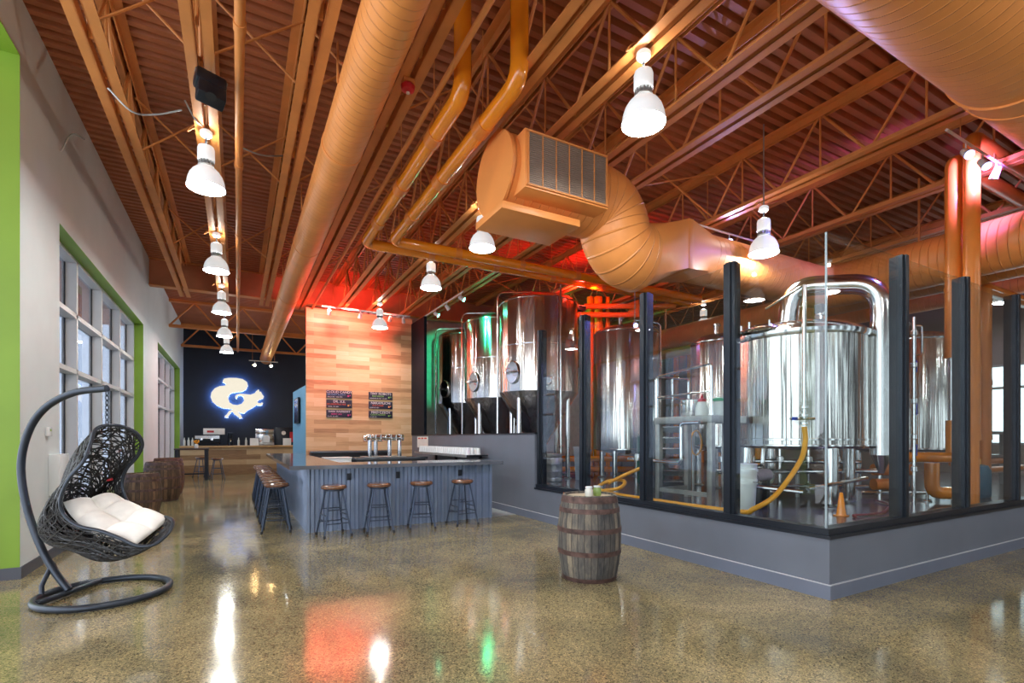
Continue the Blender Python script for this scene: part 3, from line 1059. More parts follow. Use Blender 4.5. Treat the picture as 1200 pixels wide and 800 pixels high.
def make_fermenter(label, loc):
    t = thing('fermenting_tank', label, 'tank', loc, group='cone bottomed fermenting tanks')
    R = .93
    zc, zt = 2.54 - ZF, 4.62 - ZF
    MB().lathe([(R, zc), (R, zt), (R - .02, zt + .05), (R - .12, zt + .12), (R * .6, zt + .2), (R * .25, zt + .24), (0, zt + .245)], 72, cap=False).build('shell', M['steel'], t)
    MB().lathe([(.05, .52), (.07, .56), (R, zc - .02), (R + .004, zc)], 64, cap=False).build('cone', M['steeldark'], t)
    for z in (zc + .01, zc + 1.05, zt):
        MB().lathe([(R, z - .012), (R + .008, z - .008), (R + .008, z + .008), (R, z + .012)], 64, cap=False).build('weld_band', M['steelpipe'], t)
    for a in (45, 135, 225, 315):
        a = math.radians(a - 20)
        x, y = .80 * math.cos(a), .80 * math.sin(a)
        l = MB().tube([(x, y, .03), (x, y, zc + .1)], .055, 14).build('leg', M['steelpipe'], t)
        MB().lathe([(.09, 0), (.09, .015), (.03, .04)], 16, x, y).build('foot', M['steelgrey'], l)
    # oval manway looking towards the bar
    for nm, a, z, rx, rz_ in (('manway', 200, zc + .42, .17, .24), ('sample_port', 250, zc + .2, .08, .08)):
        a = math.radians(a)
        c = Vector((R * math.cos(a), R * math.sin(a), z))
        nrm = Vector((math.cos(a), math.sin(a), 0)); tg = Vector((-math.sin(a), math.cos(a), 0))
        m = MB()
        m.tube([c + nrm * .03 + tg * rx * math.cos(u) + Vector((0, 0, rz_ * math.sin(u))) for u in [2 * PI * i / 24 for i in range(24)]], .024, 8, close=True)
        m.prism([(rx * math.cos(2 * PI * i / 24), rz_ * math.sin(2 * PI * i / 24)) for i in range(24)], .05, lambda p, q, d: c + nrm * d + tg * p + Vector((0, 0, q)))
        o = m.build(nm, M['steelpipe'], t)
        if nm == 'manway':
            m = MB()
            m.tube([c + nrm * .1 - tg * .2, c + nrm * .13, c + nrm * .1 + tg * .2], .014, 8)
            m.tube([c + nrm * .05, c + nrm * .17], .02, 8)
            m.tube([c + nrm * .17 + tg * .07 * math.cos(u) + Vector((0, 0, .07 * math.sin(u))) for u in [2 * PI * i / 16 for i in range(16)]], .01, 6, close=True)
            m.build('handwheel', M['steelpipe'], o)
    # blow off pipe over the top and down the bar side
    a = math.radians(165)
    bx, by = (R + .07) * math.cos(a), (R + .07) * math.sin(a)
    MB().tube(fillet([(-.1, -.05, zt + .2), (-.1, -.05, zt + .32), (bx, by, zt + .26), (bx, by, .45)], .16, 8), .024, 10).build('blow_off_pipe', M['steelpipe'], t)
    a = math.radians(268)
    bx, by = (R + .06) * math.cos(a), (R + .06) * math.sin(a)
    m = MB().tube([(bx, by, .1), (bx, by, zt + .24)], .022, 10)
    m.tube([(bx, by, zt + .24), (.1, .0, zt + .2)], .012, 8)
    m.build('spray_pipe', M['steelpipe'], t)
    m = MB()
    for z in (.42, .7):
        m.lathe([(.03, z), (.05, z + .01), (.05, z + .05), (.03, z + .06)], 14, bx, by)
    m.tube([(bx - .1, by, .55), (bx + .02, by, .55)], .018, 8)
    m.build('valve', M['steelpipe'], t)
    m = MB()
    m.tube(fillet([(0, 0, .56), (0, 0, .38), (-.35, -.2, .38)], .1, 6), .04, 12)
    m.build('outlet_pipe', M['steelpipe'], t)
    m = MB()
    m.lathe([(.03, zt + .2), (.07, zt + .22), (.07, zt + .3), (.02, zt + .32)], 16, .35, -.1)
    m.lathe([(.02, zt + .2), (.05, zt + .2), (.05, zt + .28), (.01, zt + .3)], 16, -.4, .1)
    m.build('relief_valve', M['steelpipe'], t)
    return t


f0 = make_fermenter('nearest and largest looking cone bottomed steel tank, lit red at its top', (6.32, 10.2, ZF))
dup(f0, (6.36, 12.4, ZF), label='middle cone bottomed steel tank, lit green, behind the nearest one')
dup(f0, (6.40, 14.6, ZF), label='farthest cone bottomed steel tank, beside the black panel')


def make_bright(label, loc, R, zb, zt, arch):
    t = thing('bright_tank', label, 'tank', loc, group='flat bottomed tanks')
    MB().lathe([(0, zb - .1), (R * .6, zb - .07), (R - .03, zb), (R, zb + .03), (R, zt), (R - .03, zt + .05), (R * .7, zt + .13), (R * .3, zt + .17), (0, zt + .18)], 64, cap=False).build('shell', M['steel'], t)
    for z in (zb + .03, zt - .01):
        MB().lathe([(R, z - .015), (R + .01, z - .008), (R + .01, z + .008), (R, z + .015)], 64, cap=False).build('weld_band', M['steelpipe'], t)
    for a in (25, 115, 205, 295):
        a = math.radians(a)
        x, y = (R - .12) * math.cos(a), (R - .12) * math.sin(a)
        l = MB().tube([(x, y, .02), (x, y, zb + .02)], .06, 14).build('leg', M['steelpipe'], t)
        MB().lathe([(.1, 0), (.1, .015), (.03, .05)], 16, x, y).build('foot', M['steelgrey'], l)
    m = MB()
    m.lathe([(.05, zt + .1), (.05, zt + .28), (.07, zt + .28), (.07, zt + .32), (0, zt + .33)], 16, -.3, -.15)
    m.lathe([(.03, zt + .1), (.03, zt + .25), (.0, zt + .25)], 12, .2, .1)
    m.build('top_valve', M['steelpipe'], t)
    if arch:
        m = MB()
        for k, (dx, dy) in enumerate(((.10, -.05), (.20, .08))):
            m.tube(fillet([(.1, dy, zt + .15), (.2, dy, zt + .35 - .06 * k), (R + dx, dy - .2, zt + .30 - .06 * k), (R + dx, dy - .2, .2)], .14, 8), .022, 10)
        m.build('vent_pipe', M['steelpipe'], t)
    return t


make_bright('flat bottomed steel tank standing between the glass posts, lit blue at top', (7.85, 8.85, ZF), .73, 1.2 - ZF, 3.86 - ZF, True)
make_bright('brown reflecting steel tank behind the kettle pipe, right of the post', (10.4, 4.45, ZF), .8, 1.27 - ZF, 3.13 - ZF, False)
make_bright('steel tank edge showing at the left of the big kettle', (8.2, 6.55, ZF), .55, 1.3 - ZF, 3.3 - ZF, False)

# the big kettle
KX, KY, KR = 7.26, 4.46, .885
t = thing('brew_kettle', 'largest steel kettle with arched vapour pipe behind the glass corner', 'kettle', (KX, KY, ZF))
zb, zt = 1.36 - ZF, 2.87 - ZF
MB().lathe([(0, zb - .06), (KR - .05, zb - .02), (KR, zb + .02), (KR, zt)], 96, cap=False).build('shell', M['steel'], t)
MB().lathe([(KR + .012, zt - .01), (KR + .03, zt + .03), (KR + .03, zt + .07), (KR - .03, zt + .12), (KR * .75, zt + .21), (KR * .4, zt + .29), (0, zt + .32)], 80, cap=False).build('dome', M['steelpipe'], t)
m = MB()
for z in (zb + .02, zb + .10):
    m.lathe([(KR, z - .015), (KR + .014, z - .01), (KR + .014, z + .01), (KR, z + .015)], 72, cap=False)
m.build('weld_band', M['steelpipe'], t)
for a in (242, 332, 62, 152):
    a = math.radians(a)
    x, y = .76 * math.cos(a), .76 * math.sin(a)
    l = MB().tube([(x, y, .06), (x, y, zb + .02)], .085, 18).build('leg', M['steelpipe'], t)
    m = MB(); m.lathe([(.1, 0), (.1, .012), (.03, .025), (.03, .08)], 18, x, y)
    m.build('foot', M['steelgrey'], l)
# vapour pipe: local coordinates, from the dome over to the right and down
lt = lambda t_, lat, z: (W(t_, lat, z) - Vector((KX, KY, ZF)))
vp = fillet([lt(7.4, 4.06, 3.05), lt(7.35, 4.1, 3.70), lt(6.78, 5.00, 3.58), lt(6.78, 5.00, 1.25)], .36, 12)
o = MB().tube(vp, .135, 28).build('vapour_pipe', M['steelpipe'], t)
m = MB()
c0 = lt(7.4, 4.06, 3.12)
m.lathe([(.15, c0.z - .02), (.19, c0.z), (.19, c0.z + .05), (.14, c0.z + .06)], 28, c0.x, c0.y)
m.build('clamp_ring', M['steelpipe'], t)
e0 = lt(6.78, 5.00, 1.25)
MB().lathe([(.03, e0.z - .25), (.05, e0.z - .2), (.125, e0.z)], 20, e0.x, e0.y).build('drip_cone', M['steelpipe'], t)
# manway lid and gauge box on the dome
m = MB()
c1 = lt(7.05, 3.50, 2.99)
m.tube([c1 + Vector((.24 * math.cos(u), .24 * math.sin(u), .02 * math.cos(u))) for u in [2 * PI * i / 24 for i in range(24)]], .03, 8, close=True)
m.lathe([(.22, c1.z), (.2, c1.z + .05), (0, c1.z + .07)], 24, c1.x, c1.y)
for i in range(6):
    a = 2 * PI * i / 6
    m.tube([c1 + Vector((.25 * math.cos(a), .25 * math.sin(a), -.03)), c1 + Vector((.25 * math.cos(a), .25 * math.sin(a), .09))], .016, 6)
m.build('manway', M['steelpipe'], t)
c2 = lt(7.1, 4.38, 3.16)
m = MB(); m.lathe([(.03, c2.z - .05), (.03, c2.z + .06), (.06, c2.z + .06), (.06, c2.z + .09), (0, c2.z + .09)], 16, c2.x, c2.y)
m.build('sensor_stem', M['steelpipe'], t)
MB().box(c2.x - .07, c2.x + .07, c2.y - .05, c2.y + .06, c2.z + .08, c2.z + .21, .01).build('sensor_box', M['black'], t)
# standpipe with valve on the front
m = MB()
a0 = lt(6.22, 3.63, 3.38); a1 = lt(6.22, 3.63, 1.72)
m.tube([a0, a1], .026, 12)
m.tube([a0, a0 + Vector((-.25, .35, -.25))], .014, 8)
m.build('standpipe', M['steelpipe'], t)
m = MB()
for z in (1.66, 1.76, 1.86):
    p = lt(6.22, 3.63, z)
    m.lathe([(.03, p.z - .02), (.055, p.z - .015), (.055, p.z + .015), (.03, p.z + .02)], 16, p.x, p.y)
p = lt(6.22, 3.63, 1.72)
m.tube([p - Vector((.16, -.08, 0)), p + Vector((.12, -.06, 0))], .016, 8)
m.build('valve', M['steelpipe'], t)
m = MB()
p = lt(6.20, 3.50, 1.72)
m.box(p.x - .03, p.x + .03, p.y - .02, p.y + .02, p.z - .02, p.z + .02, .004)
m.build('valve_handle', pm('blue_handle', (.02, .06, .5), .35), t)
# thin rods on the right of the kettle
MB().tube([lt(6.9, 4.62, .62), lt(6.9, 4.62, 1.4)], .03, 10).build('drain_stub', M['steelpipe'], t)

# low pipework under the kettle
t = thing('floor_pipework', 'bright steel pipes running low beneath the big kettle', 'pipes', (KX, KY, ZF))
m = MB()
L0 = lt(6.62, 2.15, .86); L1 = lt(6.62, 4.55, .9)
m.tube([lt(6.72, 3.0, .86), lt(6.3, 3.66, .80)], .028, 10)
m.tube([lt(6.35, 3.75, .84), lt(6.85, 4.85, .93)], .028, 10)
m.build('front_run', M['steelpipe'], t)
m = MB()
m.tube(fillet([lt(6.9, 2.95, 1.08), lt(7.2, 3.6, 1.06), lt(7.2, 3.62, 1.4)], .08, 6), .03, 10)
m.tube([lt(7.8, 3.2, .95), lt(7.6, 5.6, .98)], .035, 10)
m.tube([lt(8.0, 3.3, 1.12), lt(7.9, 5.5, 1.1)], .03, 10)
m.tube([lt(7.7, 3.9, .75), lt(7.6, 5.4, .74)], .028, 10)
m.build('rear_run', M['steelpipe'], t)
m = MB()
for lat in (3.3, 3.75, 4.2, 4.65, 5.1):
    m.tube([lt(7.85, lat, .62), lt(7.85, lat, 1.35)], .025, 8)
    p = lt(7.85, lat, 1.15)
    m.lathe([(.025, p.z - .05), (.06, p.z - .04), (.06, p.z + .04), (.025, p.z + .05)], 14, p.x, p.y)
m.build('riser', M['steelpipe'], t)
m = MB()
for lat in (3.4, 4.5, 5.4):
    m.tube([lt(7.9, lat, .55), lt(7.9, lat, .95)], .03, 8)
m.build('support', M['steelgrey'], t)

t = thing('pump', 'small violet grey pump motor lying under the big kettle', 'pump', W(6.9, 3.42, ZF))
MB().tube([(-.13, 0, .42), (.13, -.02, .42)], .085, 20).build('motor', M['purple'], t)
MB().tube([(.13, -.02, .42), (.2, -.025, .42)], [.085, .05], 20).build('end_bell', M['steelpipe'], t)
m = MB(); m.box(-.1, -.04, -.06, .06, 0, .35, .004); m.box(.06, .12, -.06, .06, 0, .35, .004)
m.build('stand', M['darksteel'], t)

# stacked white buckets beside the second post
t = thing('bucket_stack', 'white plastic bucket nested in another beside the kettle', 'bucket', W(6.45, 2.985, ZF))
MB().lathe([(.125, 0), (.13, .01), (.15, .34), (.16, .34), (.16, .40), (.153, .41)], 32).build('bucket', M['whiteplastic'], t)
MB().lathe([(.15, .40), (.156, .50), (.166, .50), (.166, .535), (.156, .54), (.152, .575), (.16, .58), (.16, .6), (0, .6)], 32).build('upper_bucket', M['whiteplastic'], t)
MB().tube([(.16, -.02, .5), (.2, -.06, .43), (.1, -.15, .36), (-.05, -.17, .38)], .006, 6).build('handle', M['steelpipe'], t)

# orange cone-like spout on the floor and red hose
t = thing('safety_cone', 'small orange cone on the dark floor behind the glass corner', 'cone', W(5.98, 3.93, ZF))
MB().lathe([(.055, .012), (.05, .03), (.02, .27), (.012, .28)], 20).build('cone', M['pipe'], t)
MB().box(-.06, .06, -.06, .06, 0, .014, .003).build('base', M['pipe'], t)
o = MB().tube(spline([W(5.75, 3.95, ZF + .02), W(5.9, 4.02, ZF + .02), W(5.95, 4.2, ZF + .02), W(6.1, 4.5, ZF + .02), W(6.4, 4.8, ZF + .03), W(6.9, 5.2, ZF + .02), W(7.3, 5.3, ZF + .02)], 8), .013, 8).build('hose', M['redhose'])
tag(o, 'thin maroon hose on the dark floor past the orange cone', 'hose')
hz = ZF + .03
vlv = W(6.22, 3.63, 1.62)
o = MB().tube(spline([vlv, vlv + Vector((0, -.01, -.2)), W(6.1, 3.50, 1.18), W(5.98, 3.15, .80), W(5.98, 2.88, .63), (5.40, 3.98, hz), (5.31, 4.5, hz), (5.29, 5.1, hz), (5.29, 5.7, hz), (5.31, 6.2, hz),
                      (5.40, 6.65, hz), (5.58, 6.98, hz + .06), (5.86, 6.95, hz + .15), (5.84, 6.62, hz + .15), (5.55, 6.45, hz + .06), (5.27, 6.75, hz), (5.30, 7.05, hz)], 10), .030, 12).build('hose', M['hose'])
tag(o, 'thick yellow hose from the kettle valve along the glass to a loop', 'hose')
o = MB().tube(spline([(5.62, 6.78, hz + .12), (5.8, 6.75, hz + .2), (5.98, 6.55, hz + .33), (6.15, 6.3, hz + .45)], 8), .030, 12).build('hose', M['hose'])
tag(o, 'short yellow hose end rising out of the floor loop', 'hose')
o = MB().tube(spline([W(11.9, .9, ZF + .02), W(11.75, 1.2, ZF + .02), W(11.9, 1.5, ZF + .02), W(12.2, 1.75, ZF + .02), W(12.4, 1.5, ZF + .06), W(12.2, 1.2, ZF + .1), W(11.9, 1.5, ZF + .06), W(11.75, 1.9, ZF + .02)], 8), .018, 8).build('hose', M['redhose'])
tag(o, 'coiled red hose on the floor beyond the grey bin', 'hose')

# keg, bin, green drum, blue drum
t = thing('beer_keg', 'dented steel keg standing under the nearest fermenting tank', 'keg', W(10.75, .88, ZF))
MB().lathe([(.17, .0), (.195, .01), (.2, .06), (.19, .09), (.2, .12), (.2, .2), (.207, .22), (.2, .24), (.2, .36), (.207, .38), (.2, .4), (.2, .48), (.19, .51), (.2, .54), (.195, .59), (.17, .6), (.17, .55), (0, .54)], 36).build('shell', M['steelgrey'], t)
MB().lathe([(.03, .54), (.03, .57), (0, .57)], 12).build('valve', M['steelpipe'], t)
t = thing('waste_bin', 'tall grey plastic bin behind the dark glass post', 'bin', W(11.2, 1.56, ZF))
MB().lathe([(.17, 0), (.22, .7), (.24, .7), (.24, .74), (.22, .74), (.18, .1), (0, .1)], 4, smooth=False).build('tub', M['bin'], t)
m = MB(); m.tube([(.2, -.05, .62), (.235, -.05, .66), (.235, .05, .66), (.2, .05, .62)], .012, 6); m.build('handle', M['bin'], t)
t = thing('chemical_drum', 'dark green drum beside the post, left of the steel steps', 'drum', W(10.1, 2.80, ZF))
MB().lathe([(.24, 0), (.27, .03), (.275, .3), (.285, .32), (.275, .34), (.275, .65), (.285, .67), (.275, .69), (.27, .95), (.24, .98), (0, .98)], 32).build('body', M['greendark'], t)
MB().lathe([(.04, .98), (.04, 1.02), (0, 1.02)], 12, .1, 0).build('cap', M['white'], t)
t = thing('chemical_drum', 'blue drum with yellow cap near the far orange pipe', 'drum', W(7.9, 7.32, ZF))
MB().lathe([(.16, 0), (.18, .03), (.18, .42), (.14, .5), (.05, .52), (0, .52)], 28).build('body', M['bluedrum'], t)
MB().lathe([(.06, .51), (.06, .6), (0, .6)], 14).build('cap', M['hose'], t)

# steel work platform between post and kettle
t = thing('work_platform', 'grey steel brewing platform with handrails left of the kettle', 'platform', (5.6, 4.62, ZF))
PX, PY, PZ = .72, 1.06, 1.24
m = MB(); m.box(0, PX, 0, PY, PZ - .1, PZ, .004); m.build('deck', M['steelgrey'], t)
for x, y in ((.05, .05), (.05, PY - .05), (PX - .05, PY - .05), (PX - .05, .3)):
    MB().box(x - .04, x + .04, y - .04, y + .04, 0, PZ - .1, .004).build('leg', M['steelgrey'], t)
m = MB()
m.box(.02, .06, .05, PY - .05, .12, .18); m.box(.05, PX, PY - .07, PY - .03, .12, .18)
m.build('brace', M['steelgrey'], t)
m = MB()
for z in (1.62 - .0, 1.90 - .0):
    pass
zr = [PZ + .3, PZ + .62]
m.tube(fillet([(.02, PY - .02, PZ), (.02, PY - .02, PZ + .62), (PX, PY - .02, PZ + .62), (PX, PY - .02, PZ)], .05, 5), .019, 8)
m.tube(fillet([(.02, PY - .04, PZ), (.02, PY - .04, PZ + .62), (.02, .02, PZ + .70), (.02, .02, PZ)], .05, 5), .019, 8)
m.tube([(.02, PY - .03, PZ + .3), (.02, .02, PZ + .33)], .016, 8)
m.tube([(.02, PY - .02, PZ + .3), (PX, PY - .02, PZ + .3)], .016, 8)
m.tube([(PX / 2, PY - .02, PZ), (PX / 2, PY - .02, PZ + .62)], .016, 8)
m.build('handrail', M['steelpipe'], t)
m = MB()
m.tube(fillet([(-.12, 1.5, .60), (-.12, .42, .58), (-.12, .42, 1.14), (-.12, .1, 1.14)], .07, 6), .026, 10)
m.tube([(-.12, 1.3, .58), (-.12, 1.3, .68)], .05, 10)
m.build('side_pipe', M['steelpipe'], t)

zp = ZF + PZ
t = thing('steel_pot', 'round steel pot on the platform behind the white jug', 'pot', (6.05, 5.36, zp))
MB().lathe([(.16, 0), (.165, .01), (.165, .26), (.175, .265), (.165, .27), (.155, .27), (.155, .03), (0, .03)], 32).build('body', M['steel'], t)
m = MB(); m.tube([(-.16, .04, .2), (-.21, .03, .21), (-.21, -.03, .21), (-.16, -.04, .2)], .01, 6); m.build('handle', M['steelpipe'], t)
t = thing('plastic_jug', 'white plastic jug with red cap on the platform', 'jug', (5.74, 4.90, zp))
MB().lathe([(.085, 0), (.095, .01), (.09, .1), (.06, .19), (.05, .2), (0, .2)], 24).build('body', M['whiteplastic'], t)
MB().lathe([(.058, .2), (.058, .235), (.02, .25), (.015, .3), (0, .3)], 20).build('cap', M['red'], t)
t = thing('plastic_tub', 'white tub with green lid on the platform by the handrail', 'tub', (5.88, 4.72, zp))
MB().lathe([(.075, 0), (.09, .2), (.08, .2), (0, .2)], 24).build('body', M['whiteplastic'], t)
MB().lathe([(.1, .2), (.1, .235), (.05, .25), (0, .25)], 24).build('lid', M['greenplastic'], t)

t = thing('steel_steps', 'dark steel ladder steps with pale nosings behind the platform', 'steps', W(9.3, 2.92, ZF))
for s in (-1, 1):
    MB().box(s * .27 - .02, s * .27 + .02, -.05, .12, 0, 1.25, .003).build('stringer', M['darksteel'], t)
for k in range(6):
    z = .12 + k * .2
    tr = MB().box(-.25, .25, -.1 + .03 * k, .2 + .03 * k, z - .09, z + .025).build('tread', M['darksteel'], t)
    MB().box(-.25, .25, -.115 + .03 * k, -.1 + .03 * k, z + .005, z + .028).build('nosing', M['steelpipe'], tr)
for c in t.children:
    pass
t.rotation_euler = (0, 0, -TH - .1)

t = thing('coiled_cable', 'orange coiled cable hanging on a grey stand under the platform', 'cable', W(8.2, 3.02, ZF))
m = MB()
for k in range(4):
    m.tube([(.13 * math.cos(u) + .01 * k, .015 * k, .85 + .2 * math.sin(u)) for u in [2 * PI * i / 28 for i in range(28)]], .010, 6, close=True)
m.build('coil', M['hose'], t)
m = MB(); m.tube([(-.02, .05, 0), (-.02, .05, 1.2)], .02, 8); m.tube([(-.02, .05, 1.06), (-.02, -.03, 1.08)], .012, 6); m.box(-.12, .1, -.05, .15, 0, .02)
m.build('stand', M['steelgrey'], t)

# orange vertical pipes right of the second tank
for (tt, lat, zt_, zl, r, lb) in ((6.9, 6.08, 5.30, 2.58, .095, 'left tall orange pipe with steel lower end, right of the brown tank'),
                                  (6.70, 6.147, 5.50, ZF + .9, .092, 'middle tall orange pipe running down behind the glass post'),
                                  (8.3, 7.82, 3.95, ZF + .9, .1, 'right darker orange pipe with a row of bright specks')):
    P = W(tt, lat, 0)
    t = thing('process_pipe', lb, 'pipe', (P.x, P.y, zl))
    pth = fillet([(0, 0, 0), (0, 0, zt_ - zl), (4.5, 0, zt_ - zl)], .14, 8)
    MB().tube(pth, r, 22).build('pipe_run', M['pipedull'], t)
    m = MB(); m.tube([(0, 0, .9), (0, 0, .98)], r + .008, 22); m.tube([(0, 0, .0), (0, 0, .08)], r + .008, 22)
    m.build('coupling', M['pipedull'], t)
    if zl > 2:
        MB().tube([(-.02, 0, 1.72 - zl), (-.02, 0, 0)], .055, 16).build('steel_sleeve', M['steelpipe'], t)
        MB().tube([(0, 0, 1.28 - zl), (0, 0, 1.72 - zl)], .085, 18).build('lower_pipe', M['pipe'], t)
    else:
        MB().tube([(0, 0, ZF - zl), (0, 0, 0)], r * .9, 18).build('lower_pipe', M['pipedull'], t)
# orange elbows low down
t = thing('process_pipe', 'low orange pipe with two elbows standing on a steel foot', 'pipe', W(7.3, 6.05, ZF))
V0 = W(7.3, 6.05, ZF)
q = lambda t_, lat, z: W(t_, lat, z) - V0
MB().tube(fillet([q(7.35, 5.75, 1.20), q(7.3, 6.08, 1.20), q(7.25, 6.40, 1.20)], .05), .075, 18).build('upper_run', M['pipe'], t)
MB().tube(fillet([q(7.3, 6.12, 1.12), q(7.3, 6.12, .68), q(7.25, 6.55, .68)], .14, 8), .09, 20).build('elbow', M['pipe'], t)
MB().tube(fillet([q(7.9, 5.7, .98), q(7.9, 6.3, .98)], .1), .09, 18).build('rear_run', M['pipedull'], t)
MB().tube(fillet([q(7.9, 5.7, .75), q(7.9, 6.2, .75)], .1), .09, 18).build('rear_run', M['pipedull'], t)
m = MB(); m.lathe([(.06, 0), (.06, .015), (.02, .03), (.02, .12)], 14); m.build('foot', M['steelpipe'], t)
m = MB(); m.tube([q(7.9, 5.5, .62), q(7.9, 6.6, .62)], .03, 8); m.tube([q(7.9, 5.8, .55), q(7.9, 5.8, .9)], .03, 8); m.build('support', M['steelpipe'], t)

t = thing('valve_column', 'slim steel pipe with blue valve handles right of the glass post', 'pipe', W(7.0, 5.62, ZF))
MB().tube([(0, 0, 0), (0, 0, 2.62)], .022, 10).build('pipe_run', M['steelpipe'], t)
m = MB()
for z in (.5, .95, 1.45, 1.95, 2.4):
    m.lathe([(.022, z - .04), (.045, z - .03), (.045, z + .03), (.022, z + .04)], 14)
m.tube(fillet([(0, 0, 2.1), (.1, -.05, 2.1), (.1, -.05, 2.5), (0, 0, 2.5)], .04, 5), .014, 8)
m.build('valve', M['steelpipe'], t)
for z in (.68, 1.25, 1.85):
    MB().box(.02, .05, -.02, .02, z, z + .16, .004).build('valve_handle', bpy.data.materials['blue_handle'], t)

# red-lit pipe cluster between the tanks
specs = ((13.6, 2.12, .09), (13.6, 2.34, .12), (13.6, 2.60, .06))
for i, (tt, lat, r) in enumerate(specs):
    P = W(tt, lat, ZF)
    lb = ['left orange riser lit red between the fermenting and flat tanks', 'middle thick orange riser lit red between the fermenting and flat tanks', 'right slim orange riser lit red beside the flat tank'][i]
    t = thing('riser_pipe', lb, 'pipe', tuple(P))
    MB().tube([(0, 0, 0), (0, 0, 5.3 - ZF)], r, 16).build('pipe_run', M['pipe'], t)
    m = MB(); m.tube([(0, 0, 2.0), (0, 0, 2.12)], r + .012, 16); m.tube([(0, 0, 3.9), (0, 0, 4.0)], r + .012, 16); m.build('coupling', M['pipedull'], t)
P = W(13.4, 2.0, 4.75)
t = thing('header_pipe', 'short orange header pipes lit red under the glossy pipe', 'pipe', tuple(P))
V0 = P
for k, (z, a, b) in enumerate(((4.95, 1.9, 4.3), (4.72, 1.6, 3.6))):
    MB().tube([W(13.2, a, z) - V0, W(13.2, b, z) - V0], .07, 14).build('pipe_run', M['pipedull'], t)
MB().box(1.0, 1.5, -.9, -.5, -.1, .35, .01).build('valve_box', M['pipedull'], t)
# low orange pipes behind bin
t = thing('process_pipe', 'low orange pipes crossing behind the grey bin', 'pipe', W(12.8, 1.6, ZF))
V0 = W(12.8, 1.6, ZF)
for z, a, b in ((.95, .9, 3.9), (.68, 1.2, 3.2)):
    MB().tube([W(12.8, a, z) - V0, W(12.8, b, z) - V0], .075, 14).build('pipe_run', M['pipe'], t)
m = MB()
for lat in (1.3, 2.8):
    m.tube([W(12.8, lat, ZF) - V0, W(12.8, lat, .92) - V0], .025, 8)
m.build('support', M['darksteel'], t)

# row of orange pipes on the far side
g = 'far row of orange risers'
pp = None
PR = [(15.6, 13.9), (15.6, 13.35), (15.6, 12.6), (14.9, 11.2), (14.9, 10.8), (14.9, 10.45), (14.9, 10.05), (15.6, 14.6)]
for i, (x, y) in enumerate(PR):
    if pp is None:
        pp = thing('riser_pipe', 'x', 'pipe', (x, y, ZF), group=g)
        MB().tube([(0, 0, 0), (0, 0, 4.9 - ZF)], .11, 14).build('pipe_run', M['pipe'], pp)
        m = MB()
        for z in (1.0, 2.3, 3.5):
            m.tube([(0, 0, z), (0, 0, z + .1)], .125, 14)
        m.build('coupling', M['pipedull'], pp)
        o = pp
    else:
        o = dup(pp, (x, y, ZF))
    o['label'] = 'vertical orange riser in the far row seen over the platform handrail'

# red flood lamps washing roof and pipes above the tanks
t = thing('flood_lamp', 'red flood lamp on a stem behind the nearest tank top', 'lamp', (7.4, 10.0, 4.6))
MB().box(-.12, .12, -.08, .08, 0, .12, .01).build('housing', M['black'], t)
MB().box(-.1, .1, -.06, .06, .121, .125).build('lens', M['lampred'], t)
MB().tube([(0, 0, 0), (0, 0, -.3)], .015, 8).build('stem', M['black'], t)
m = MB(); m.tube([(0, 0, -.3), (-.3, .05, -.3), (-.3, .05, .1)], .015, 8)
light('SPOT', 'red_flood', (7.4, 10.0, 4.76), 100, (1, .04, .03), .08, target=(7.0, 9.6, 6.1), angle=2.7, blend=.6)
light('SPOT', 'red_flood', (7.2, 9.2, 4.9), 70, (1, .07, .03), .08, target=(8.4, 12.4, 4.3), angle=2.0, blend=.6)
light('SPOT', 'red_flood', (6.9, 9.0, 5.0), 25, (1, .05, .03), .08, target=(6.6, 10.0, 4.5), angle=1.6, blend=.6)
t = thing('spot_lamp', 'small blue spot lamp hanging at the flat bottomed tank top', 'lamp', W(10.6, 2.6, 3.86))
MB().tube([(0, 0, .05), (-.05, -.08, -.02)], [.035, .05], 12).build('lamp_head', M['white'], t)
MB().tube([(-.05, -.08, -.02), (-.053, -.085, -.025)], .045, 12).build('lens', M['lampblue'], t)
MB().tube([(0, 0, .05), (0, 0, ZC - 3.9)], .008, 6).build('stem', M['steelgrey'], t)

# bottling machine in the far right bay
t = thing('filling_machine', 'grey filling machine with pipes in front of the bright far window', 'machine', (12.9, 4.4, ZF))
m = MB()
for x in (-.6, .6):
    for y in (-.3, .3):
        m.box(x - .03, x + .03, y - .03, y + .03, 0, 1.0)
m.box(-.65, .65, -.35, .35, .55, .6); m.box(-.65, .65, -.35, .35, 1.0, 1.06)
m.build('frame', M['steelgrey'], t)
MB().box(-.3, .3, -.25, .25, .6, 1.0, .01).build('cabinet', M['darksteel'], t)
m = MB(); m.lathe([(.1, 1.06), (.22, 1.3), (.22, 1.55), (.2, 1.6), (0, 1.62)], 20, -.2, 0); m.tube([(.2, 0, 1.06), (.2, 0, 1.5), (.5, 0, 1.45)], .02, 8); m.tube([(.4, .2, 1.06), (.4, .2, 1.6)], .03, 8)
m.build('filler_head', M['steelpipe'], t)
for k in range(3):
    MB().tube([(-1.6, -.6 + .3 * k, .35 + .12 * k), (.6, -.6 + .3 * k, .35 + .12 * k)], .06, 12).build('feed_pipe', M['pipedull'], t)

# ------------------------------------------------------------------ bar
bar = thing('bar_counter', 'L shaped bar clad in blue grey corrugated metal with dark glossy top', 'bar', (.96, 8.37, 0))


